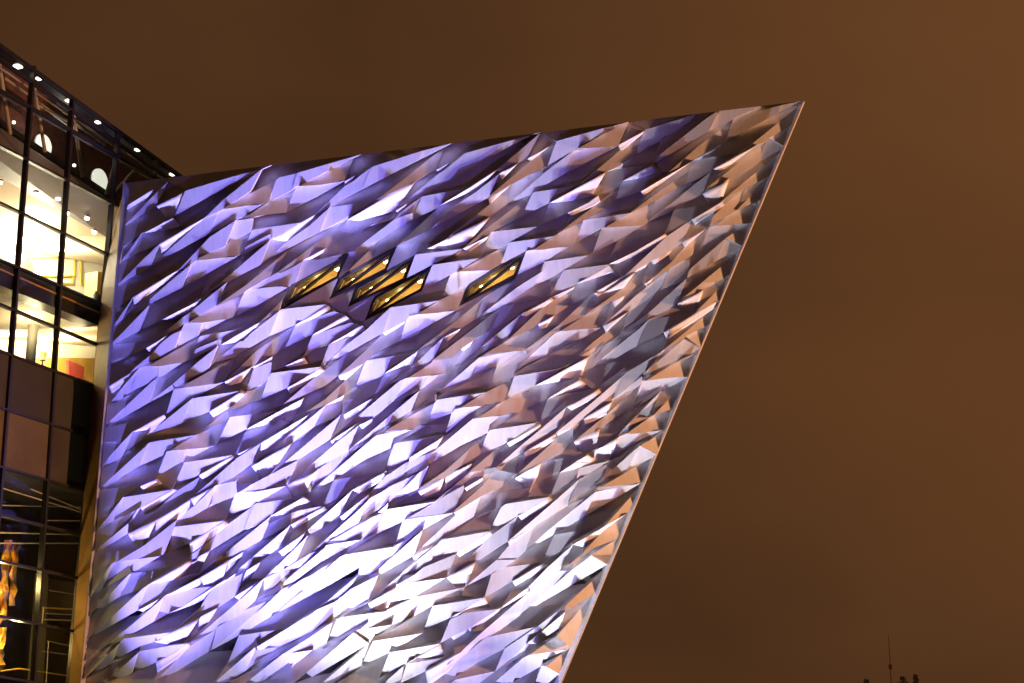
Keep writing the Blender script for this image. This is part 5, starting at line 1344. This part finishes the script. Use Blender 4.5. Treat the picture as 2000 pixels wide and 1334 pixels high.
# ------------------------------------------------------------------ floodlights on the ground (below the picture)
def flood(u, dout, aim_px, watt, color, label, grp, cone=60, soft=0.35, blend=0.6, add_shield=False):
    fc = toground(fplane(600, 1500))
    p = Vector((fc.x, fc.y, 0)) + FU * u + NH * dout
    tgt = fplane(*aim_px)
    t = empty('floodlight', p, label, 'floodlight', grp)
    d = (tgt - (p + Vector((0, 0, 0.55)))).normalized()
    head = p + Vector((0, 0, 0.55))
    m = MB()
    s = d.cross(Vector((0, 0, 1))).normalized(); up = s.cross(d)
    m.box(head - d * 0.12, d * 0.10, s * 0.26, up * 0.2)
    m.build('housing', M['black'], t)
    m = MB()
    m.bar(p, p + Vector((0, 0, 0.32)), 0.08, 0.08, Vector((1, 0, 0)))
    m.bar(p + s * 0.3 + Vector((0, 0, .28)), p - s * 0.3 + Vector((0, 0, .28)), 0.04, 0.04, Vector((0, 0, 1)))
    m.bar(p + s * 0.3 + Vector((0, 0, .28)), head + s * 0.3 - d * .12, 0.03, 0.03, d)
    m.bar(p - s * 0.3 + Vector((0, 0, .28)), head - s * 0.3 - d * .12, 0.03, 0.03, d)
    m.build('bracket', M['black'], t)
    if add_shield:                                                 # added unseen plate, keeps spill off the glass building
        m = MB(); m.box(head - FU * 0.16 + Vector((0, 0, .62)), FU * .006, NH * .7, Vector((0, 0, .62)))
        m.build('added_spill_shield', M['black'], t)
    ld = bpy.data.lights.new('flood_beam', 'SPOT')
    ld.energy = watt; ld.color = color; ld.spot_size = R(cone); ld.spot_blend = blend; ld.shadow_soft_size = soft
    o = bpy.data.objects.new('flood_beam', ld)
    COL.objects.link(o)
    o.location = head + d * 0.1
    o.rotation_euler = d.to_track_quat('-Z', 'Y').to_euler()


BL = (0.22, 0.18, 1.0)
WH = (1.0, 0.97, 0.91)
flood(-4.6, 3.5, (440, 300), 62000, BL, 'violet floodlight on the ground at the left foot of the metal prow', 'violet floodlights', 44, 0.06, 1.0, True)
flood(-2.5, 3.5, (760, 400), 60000, BL, 'violet floodlight on the ground below the prow windows', 'violet floodlights', 44, 0.06, 1.0)
flood(-3.6, 3.5, (480, 900), 1800, BL, 'low violet floodlight beside the one at the left foot', 'violet floodlights', 70, 0.06, 1.0, True)
flood(0.2, 3.5, (720, 900), 2600, BL, 'low violet floodlight in the middle of the row', 'violet floodlights', 70, 0.06, 1.0)
flood(4.2, 3.5, (1080, 700), 6000, BL, 'low violet floodlight at the right end of the row', 'violet floodlights', 70, 0.06, 1.0)
flood(3.0, 15.0, (800, 560), 5200, (0.56, 0.27, 1.0), 'added purple fill light farther out on the paving before the prow', 'violet floodlights', 46, 0.5, 1.0)  # added fill that gives every sheet a weak violet base
flood(-2.4, 3.5, (480, 950), 1400, WH, 'white floodlight on the ground nearest the left foot of the prow', 'white floodlights', 76, 0.08, 1.0)
flood(0.9, 3.5, (700, 950), 1300, WH, 'low white floodlight in the middle of the row', 'white floodlights', 76, 0.08, 1.0)
flood(4.6, 3.5, (1000, 850), 2200, WH, 'low white floodlight at the right end of the row', 'white floodlights', 76, 0.08, 1.0)
flood(2.0, 3.5, (700, 400), 19000, WH, 'white floodlight on the ground below the middle of the prow', 'white floodlights', 52, 0.08, 1.0)
flood(5.5, 3.5, (1250, 350), 14000, WH, 'white floodlight on the ground at the right foot of the prow', 'white floodlights', 48, 0.08, 1.0)


def street_lamp(loc, watt, label):
    t = empty('street_lamp', loc, label, 'street lamp', 'sodium street lamps')
    m = MB()
    b = Vector(loc)
    m.tube([b, b + Vector((0, 0, 5)), b + Vector((0, 0, 9.6))], [0.11, 0.09, 0.06], 10)
    m.build('pole', M['black'], t)
    m = MB()
    m.box(b + Vector((-0.45, 0, 9.65)), Vector((0.45, 0, 0)), Vector((0, 0.14, 0)), Vector((0, 0, 0.06)))
    m.build('lantern', M['black'], t)
    ld = bpy.data.lights.new('sodium_lamp', 'POINT')
    ld.energy = watt; ld.color = (1.0, 0.43, 0.19); ld.shadow_soft_size = 0.4
    o = bpy.data.objects.new('sodium_lamp', ld)
    COL.objects.link(o)
    o.location = b + Vector((-0.45, 0, 9.3))


lp = toground(fplane(1300, 1300))
street_lamp(Vector((lp.x, lp.y, 0)) + FU * 27 + NH * 5.0, 95000, 'sodium street lamp to the right of the prow')

# ------------------------------------------------------------------ glass building on the left
gb_base = G(60, 1334)
glb = empty('glass_building', Vector((gb_base.x, gb_base.y, 0)),
            'dark-framed glass building with lit rooms beside the metal prow', 'building')
TR = [(90, .724), (117, .706), (177, .557), (285, .519), (397, .479), (508, .436), (595, .413), (686, .370),
      (797, .323), (912, .285), (1006, .248), (1096, .222), (1204, .205), (1322, .175)]
ML = [((-18, 78), (-112, 1400)), ((65, 130), (-35, 1400)), ((141, 193), (60, 1400)), ((230.5, 258), (129.2, 1400)), ((304, 311), (294, 430))]


def ty(k, x): return TR[k][0] + TR[k][1] * x
def mx(k, y):
    a, b = ML[k]
    return a[0] + (b[0] - a[0]) * (y - a[1]) / (b[1] - a[1])
def cross(k, j):
    x = 0.0
    for _ in range(12):
        x = mx(k, ty(j, x))
    return (x, ty(j, x))


for k, (a, b) in enumerate(ML):
    m = MB()
    m.bar(G(a[0], a[1]), G(b[0], b[1]), 0.085 if k < 4 else 0.075, 0.16, GI)
    m.build('mullion', M['black'], glb)
REND = [353, 328, 322, 238, 222, 205, 196, 185, 175, 166, 158, 151, 143, 135]
for k in range(len(TR)):
    m = MB()
    x0, x1 = -140, REND[k]
    m.bar(G(x0, ty(k, x0), -0.01), G(x1, ty(k, x1), -0.01), 0.10 if k == 0 else 0.065, 0.13, GI)
    m.build('transom', M['black'], glb)
for j in range(len(TR) - 1):
    for k in range(4):
        if k == 3 and j > 2: continue
        c = [cross(k, j), cross(k + 1, j), cross(k + 1, j + 1), cross(k, j + 1)]
        q = [G(x, y, 0.01) for x, y in c]
        if j in (7, 8):
            m = MB(); m.prism(q, GI * 0.03)
            m.build('spandrel_panel', M['frost'] if (j == 8 and k <= 1) else M['spandrel'], glb)
        else:
            m = MB(); m.prism(q, GI * 0.012)
            m.build('pane', M['glass'], glb)


def quad(name, pts, mt, parent=None, thick=0.04):
    m = MB()
    q = [G(*p) for p in pts]
    m.prism(q, GI * thick)
    return m.build(name, mt, parent or glb)


def ln(a, b, x): return a + b * x
# roof storey
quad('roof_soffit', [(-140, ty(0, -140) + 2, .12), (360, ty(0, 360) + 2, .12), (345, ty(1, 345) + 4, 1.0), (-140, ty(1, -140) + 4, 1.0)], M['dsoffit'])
quad('upper_wall', [(-140, ty(0, -140) + 4, 2.6), (352, ty(0, 352) + 4, 2.6), (330, 460, 2.6), (-140, 330, 2.6)], M['maroon'])
m = MB()
m.bar(G(-140, 148, 1.5), G(242, 402, 1.5), 0.16, 0.14, GI)
m.build('ledge', M['black'], glb)
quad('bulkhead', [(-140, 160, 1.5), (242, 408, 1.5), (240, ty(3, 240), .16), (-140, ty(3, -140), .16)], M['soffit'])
for a, b, wd in (((-2, 124, .5), (20, 262, 1.2), .06), ((66, 166, .5), (88, 296, 1.2), .055), ((143, 221, .5), (161, 346, 1.2), .055),
                 ((229, 300, .4), (208, 380, 1.2), .06), ((268, 326, .6), (220, 380, 1.2), .055),
                 ((-60, 92, .35), (320, ty(1, 320) + 7, .35), .035), ((-60, ty(2, -60) + 7, .35), (315, ty(2, 315) + 7, .35), .035),  # beige highlight lines under two transoms, built as thin tubes
                 ((8, 152, 1.2), (140, 248, 1.2), .05), ((75, 206, 1.0), (210, 278, 1.0), .04), ((145, 240, .9), (205, 283, .9), .04), ((235, 315, .9), (290, 348, .9), .04)):
    m = MB()
    m.tube([G(*a), G(*b)], wd, 8)
    m.build('strut', M['beige'], glb)
# sofit and ceiling of the top room
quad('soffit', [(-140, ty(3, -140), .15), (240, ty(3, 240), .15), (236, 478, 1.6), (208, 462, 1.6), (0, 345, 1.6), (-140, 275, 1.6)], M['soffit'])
quad('ceiling', [(-140, 275, 1.62), (0, 345, 1.62), (208, 462, 1.62), (236, 478, 1.62), (232, 520, 5.2), (165, 474, 5.6), (-140, 462, 5.6)], M['cream'])
# top room back wall with gilt panel frames
quad('back_wall', [(-140, 455, 5.7), (240, 470, 5.7), (240, 640, 5.7), (-140, 620, 5.7)], M['white'])
quad('cornice', [(-140, 457, 5.5), (160, 468, 5.5), (158, 481, 5.5), (-140, 474, 5.5)], M['tan'], None, .1)
for (x0, y0, x1, y1) in ((-30, 500, 40, 540), (54, 504, 146, 540), (78, 540, 143, 554), (158, 507, 204, 555)):
    for a, b in (((x0, y0), (x1, y0)), ((x1, y0), (x1, y1)), ((x1, y1), (x0, y1)), ((x0, y1), (x0, y0))):
        m = MB()
        m.bar(G(*a, 5.62), G(*b, 5.62), 0.045, 0.05, GI)
        m.build('gilt_moulding', M['yellow'], glb)
quad('chest', [(191, 530, 3.0), (206, 533, 3.0), (202, 590, 3.0), (188, 586, 3.0)], M['wood'], None, .5)
# floor between the rooms
quad('floor_edge', [(-140, ty(5, -140) + 4, .10), (200, ty(5, 200) + 4, .10), (192, 557 + .41 * 192, .10), (-140, 557 - .41 * 140, .10)], M['slab'], None, 0.5)
quad('handrail', [(-140, ty(5, -140) + 16, .06), (200, ty(5, 200) + 16, .06), (200, ty(5, 200) + 18.5, .06), (-140, ty(5, -140) + 18.5, .06)], M['wood'], None, 0.04)
# lower room
quad('ceiling', [(-140, 557 - .41 * 140, .6), (196, 557 + .41 * 196, .6), (200, 678, 4.6), (-140, 650, 4.6)], M['cream'])
quad('back_wall', [(-140, 640, 4.7), (205, 660, 4.7), (205, 770, 4.7), (-140, 760, 4.7)], M['white'])
quad('wainscot', [(-140, 694, 4.5), (200, 700, 4.5), (200, 775, 4.5), (-140, 768, 4.5)], M['wood'], None, .12)
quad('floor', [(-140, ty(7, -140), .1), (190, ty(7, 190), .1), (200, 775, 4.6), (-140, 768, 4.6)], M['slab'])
m = MB()
c0, c1 = G(66, 622, 2.0), G(60, 712, 2.0)
m.tube([Vector((c0.x, c0.y, c0.z + .2)), Vector((c0.x, c0.y, c1.z - 1.2))], 0.155, 20)
m.build('column', M['grey'], glb, True)
# dark hall below the spandrels
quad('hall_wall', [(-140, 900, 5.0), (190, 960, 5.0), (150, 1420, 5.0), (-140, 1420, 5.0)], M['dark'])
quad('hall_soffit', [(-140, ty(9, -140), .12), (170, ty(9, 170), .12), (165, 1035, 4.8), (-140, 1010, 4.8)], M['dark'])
quad('mullion_highlight_strip', [(82, 1118, 2.2), (95, 1120, 2.2), (82, 1400, 2.2), (62, 1400, 2.2)], M['olive'], None, .25)  # pale mullion highlight built as an upright strip
quad('hall_partition', [(97, 1130, 3.0), (158, 1140, 3.0), (140, 1200, 3.0), (93, 1195, 3.0)], M['olive'], None, .1)
quad('hall_partition', [(82, 1262, 3.0), (145, 1268, 3.0), (135, 1320, 3.0), (80, 1310, 3.0)], M['dark'], None, .1)
for a, b, wd, mt in (((0, 952, .8), (165, 1002, .8), .02, 'beige'), ((0, 987, 1.5), (160, 990, 1.5), .018, 'beige'), ((0, 1040, 1.2), (157, 1044, 1.2), .022, 'beige'),
                     ((88, 1016, .9), (160, 1017, .9), .02, 'beige'), ((0, 1061, 1.4), (153, 1061, 1.4), .02, 'beige'), ((60, 955, .6), (158, 995, .6), .018, 'beige'),
                     ((84, 1187, 1.6), (144, 1190, 1.6), .025, 'yellow'), ((90, 1198, 1.6), (140, 1201, 1.6), .015, 'beige'), ((96, 1153, 1.8), (146, 1161, 1.8), .015, 'beige'),  # from here on mostly pale window reflections, built as thin bars
                     ((85, 1188, 1.6), (82, 1222, 1.6), .02, 'beige'), ((86, 1210, 1.6), (141, 1212, 1.6), .02, 'beige'), ((93, 1252, 1.4), (138, 1262, 1.4), .015, 'beige'),
                     ((82, 1272, 1.4), (137, 1279, 1.4), .015, 'beige'), ((95, 1252, 1.4), (90, 1334, 1.4), .015, 'beige'), ((0, 1311, .9), (38, 1306, .9), .02, 'yellow'), ((38, 1306, .9), (133, 1320, .9), .02, 'yellow')):
    m = MB(); m.tube([G(*a), G(*b)], wd, 6)
    m.build('truss_reflection_bar', M[mt], glb)

# things inside: lamps, furniture, the gilded sculpture
def ceil_lamp(px, py, off, rad, label, grp, mt, name='ceiling_light', sq=False):
    c = G(px, py, off)
    t = empty(name, c, label, 'ceiling light', grp)
    m = MB()
    if sq:
        m.box(c, GD * rad, GI * rad * .8, Vector((0, 0, .02)))
    else:
        m.lathe(c, [(0.01, -.03), (rad, -.02), (rad, .02), (0.01, .03)], 14)
    m.build('lens', mt, t)
    m = MB()
    m.lathe(c + Vector((0, 0, .03)), [(rad * 1.15, 0), (rad * 1.3, .05), (rad * .9, .08)], 14)
    m.build('rim', M['beige'], t)


order = ['first', 'second', 'third', 'fourth', 'fifth', 'sixth', 'seventh', 'eighth']
for i, (x, y) in enumerate([(5, 327), (50, 345), (70, 379), (113, 389), (131, 417), (170, 427), (184, 454), (2, 357)]):
    lb = '%s bright starry downlight from the left in the grey soffit row' % order[i] if i < 7 else 'faint downlight at the left border under the starry soffit row'
    ceil_lamp(x, y, 1.05, 0.065 if i != 7 else .04, lb, 'starry soffit downlights', M['lampwhite'])
for i, (x, y) in enumerate([(35, 130), (75, 154), (133, 197), (191, 239), (268, 293), (336, 341)]):
    ceil_lamp(x, y, .2, 0.11 if i == 0 else .075, '%s small light from the left under the sloping roof edge' % order[i], 'roof edge lights', M['slot'], 'ceiling_light', True)
for i, (x, y) in enumerate([(11, 584), (53, 601), (95, 618)]):
    ceil_lamp(x, y, 1.3, 0.045, '%s small spotlight from the left in the lower cream ceiling' % order[i], 'lower ceiling spots', M['slot'])
for (x, y, r_, lb) in ((86, 284, .36, 'large white lit disc on the maroon wall, left of the two'), (196, 352, .38, 'large white lit disc on the maroon wall, right of the two, by the prow')):
    c = G(x, y, 2.45)
    t = empty('wall_lamp', c, lb, 'wall lamp', 'lit discs on the maroon wall')
    m = MB(); m.lathe(c, [(.02, -.06), (r_ * .8, -.05), (r_, 0), (r_, .05)], 28, -GI * -1)
    m.build('diffuser', M['disc'], t)
    m = MB(); m.lathe(c + GI * .06, [(r_ * 1.04, 0), (r_ * 1.04, .05)], 28, GI)
    m.build('rim', M['beige'], t)
for (x, y, lb) in ((27, 239, 'tiny bright spot lamp low on the maroon wall at the left'), (145, 323, 'tiny bright spot lamp between the two lit discs'), (222, 372, 'small bright uplight at the strut foot beside the prow')):
    c = G(x, y, 1.7)
    t = empty('spot_lamp', c, lb, 'spot lamp')
    m = MB(); m.lathe(c, [(.01, -.05), (.05, -.03), (.05, .03), (.01, .05)], 10); m.build('lens', M['slot'], t)
    m = MB(); m.bar(c, c + GI * .3, .03, .03, Vector((0, 0, 1))); m.build('arm', M['black'], t)


def shade(px, py, off, r0_, r1_, h, mt, lb, name='table_lamp'):
    c = G(px, py, off)
    t = empty(name, c - Vector((0, 0, .5)), lb, 'table lamp')
    m = MB(); m.lathe(c, [(r1_, 0), (r0_, h)], 20); m.build('lamp_shade', mt, t, True)
    m = MB(); m.tube([c - Vector((0, 0, .5)), c + Vector((0, 0, .05))], .03, 8); m.build('stem', M['black'], t)


shade(52, 538, 3.2, .17, .22, .42, M['shade'], 'grey lampshade in front of the gilt panels in the top room')
shade(83, 704, 3.4, .15, .11, .25, M['tan'], 'small orange shade beside the grey column')
c = G(187, 585, 2.4)
t = empty('floor_vase', c - Vector((0, 0, .4)), 'dark round vase at the right end of the top room', 'vase')
m = MB(); m.lathe(c - Vector((0, 0, .4)), [(.08, 0), (.13, .2), (.17, .4), (.14, .55), (.06, .62), (.07, .66)], 18); m.build('body', M['slab'], t, True)
# red armchair
c = G(148, 752, 2.2)
t = empty('armchair', c - Vector((0, 0, .4)), 'red armchair at the window of the lower lit room', 'armchair')
ax, ay = GD, GI
m = MB(); m.box(c + Vector((0, 0, 0)), ax * .36, ay * .36, Vector((0, 0, .12))); m.build('seat', M['red'], t)
m = MB(); m.prism([c - ax * .42 + Vector((0, 0, .68)), c + ax * .36 + Vector((0, 0, .66)), c + ax * .32 - Vector((0, 0, .1)), c - ax * .26 - Vector((0, 0, .1))], ay * .1); m.build('backrest', M['red'], t)
for s in (-1, 1):
    m = MB(); m.box(c + ax * .4 * s + ay * .3 + Vector((0, 0, .12)), ax * .06, ay * .3, Vector((0, 0, .14))); m.build('armrest', M['red'], t)
    for s2 in (0, 1):
        m = MB(); m.bar(c + ax * .34 * s + ay * (.05 + .5 * s2) - Vector((0, 0, .4)), c + ax * .34 * s + ay * (.05 + .5 * s2) - Vector((0, 0, .1)), .05, .05, ax); m.build('leg', M['slab'], t)
# gilded sculpture: folded polished sheets
c = G(14, 1400, 1.8)
t = empty('gilded_sculpture', c, 'tall folded golden sculpture glinting behind the dark lower glass', 'sculpture')
rs = random.Random(3)
for k in range(9):
    x0 = rs.uniform(-14, 34)
    y0 = rs.choice([1055, 1062, 1075, 1120, 1135, 1215, 1225])
    y1 = y0 + rs.uniform(70, 190)
    vs, fs = [], []
    n = 9
    for i in range(n):
        yy = y0 + (y1 - y0) * i / (n - 1)
        o1 = 1.5 + rs.uniform(-.35, .35)
        xx = x0 - (yy - 1060) * .07 + rs.uniform(-3, 3)
        vs += [G(xx, yy, o1), G(xx + rs.uniform(3, 7), yy, o1 + rs.uniform(-.25, .25)), G(xx + rs.uniform(10, 15), yy, o1 + rs.uniform(-.1, .4))]
    for i in range(n - 1):
        for j in range(2):
            a = 3 * i + j
            fs.append((a, a + 1, a + 4, a + 3))
    mesh('folded_sheet', vs, fs, M['sheet'], t)


def room_light(px, py, off, watt, col, size, name):
    ld = bpy.data.lights.new(name, 'POINT')
    ld.shadow_soft_size = size; ld.energy = watt; ld.color = col
    o = bpy.data.objects.new(name, ld)
    COL.objects.link(o)
    o.location = G(px, py, off)
    return o


room_light(20, 492, 4.2, 1100, (1.0, 0.87, 0.60), .35, 'top_room_light')
room_light(120, 492, 4.2, 1100, (1.0, 0.87, 0.60), .35, 'top_room_light')
room_light(70, 440, 2.6, 350, (1.0, 0.87, 0.66), .35, 'top_room_light')
room_light(20, 668, 3.6, 420, (1.0, 0.80, 0.42), .3, 'lower_room_light')
room_light(120, 680, 3.6, 520, (1.0, 0.80, 0.42), .3, 'lower_room_light')
room_light(110, 250, 1.6, 26, (1.0, 0.85, 0.7), .3, 'roof_storey_light')
room_light(-6, 1130, .8, 200, (1.0, 0.72, 0.26), .12, 'sculpture_fill')  # this and the next: added, unseen, to make the golden sheets glint
room_light(30, 1240, .8, 120, (1.0, 0.72, 0.26), .12, 'sculpture_fill')
room_light(60, 648, 1.5, 90, (1.0, 0.82, 0.46), .25, 'lower_room_light')  # this and the next: added fill to brighten the lower ceiling and column
room_light(150, 668, 1.5, 60, (1.0, 0.82, 0.46), .25, 'lower_room_light')

# ------------------------------------------------------------------ far right: mast and tree tops at the horizon
r = ray(1735, 1240)
p = CAM + r * (150 / r.y)
t = empty('mast', Vector((p.x, p.y, 0)), 'thin distant mast rising into the brown sky at lower right', 'mast')
m = MB(); m.tube([Vector((p.x, p.y, 0)), Vector((p.x, p.y, p.z * .6)), p], [.09, .06, .02], 8); m.build('pole', M['mast'], t)
m = MB(); m.lathe(Vector((p.x, p.y, p.z * .86)), [(.02, 0), (.14, .1), (.14, .4), (.02, .5)], 8); m.build('antenna', M['mast'], t)
rs = random.Random(11)
for (px, py, wd, lb) in ((1692, 1327, 34, 'small dark tree top left of the distant mast'), (1762, 1322, 46, 'dark tree top just right of the distant mast'), (1788, 1318, 30, 'dark tree top farthest right of the distant mast')):
    r = ray(px, py)
    p = CAM + r * (120 / r.y)
    t = empty('tree', Vector((p.x, p.y, 0)), lb, 'tree', 'tree tops at the lower right')
    m = MB(); m.tube([Vector((p.x, p.y, 0)), Vector((p.x + .1, p.y, p.z * .5)), Vector((p.x, p.y, p.z * .95))], [.25, .16, .03], 8)
    for k in range(5):
        a = rs.uniform(0, 6.28); h = p.z * rs.uniform(.4, .75)
        m.tube([Vector((p.x, p.y, h)), Vector((p.x + math.cos(a) * 1.1, p.y + math.sin(a) * 1.1, h + 1.2))], [.07, .02], 5)
    m.build('trunk', M['bark'], t)
    vs, fs = [], []
    wm = wd / FPX * 120 / 2 * 1.0
    for k in range(900):
        a = rs.uniform(0, 6.28); zz = rs.random()
        rad = wm * (math.sin(math.pi * min(1, zz * .9 + .08)) ** .6) * math.sqrt(rs.random()) * rs.uniform(.7, 1.15)
        c = Vector((p.x + math.cos(a) * rad, p.y + math.sin(a) * rad, p.z * (.45 + .55 * zz)))
        d1 = Vector((rs.uniform(-1, 1), rs.uniform(-1, 1), rs.uniform(-1, 1))).normalized() * .12
        d2 = d1.orthogonal().normalized() * .07
        b = len(vs)
        vs += [c - d1, c + d2, c + d1, c - d2]; fs.append((b, b + 1, b + 2, b + 3))
    mesh('crown', vs, fs, M['leaf'], t)
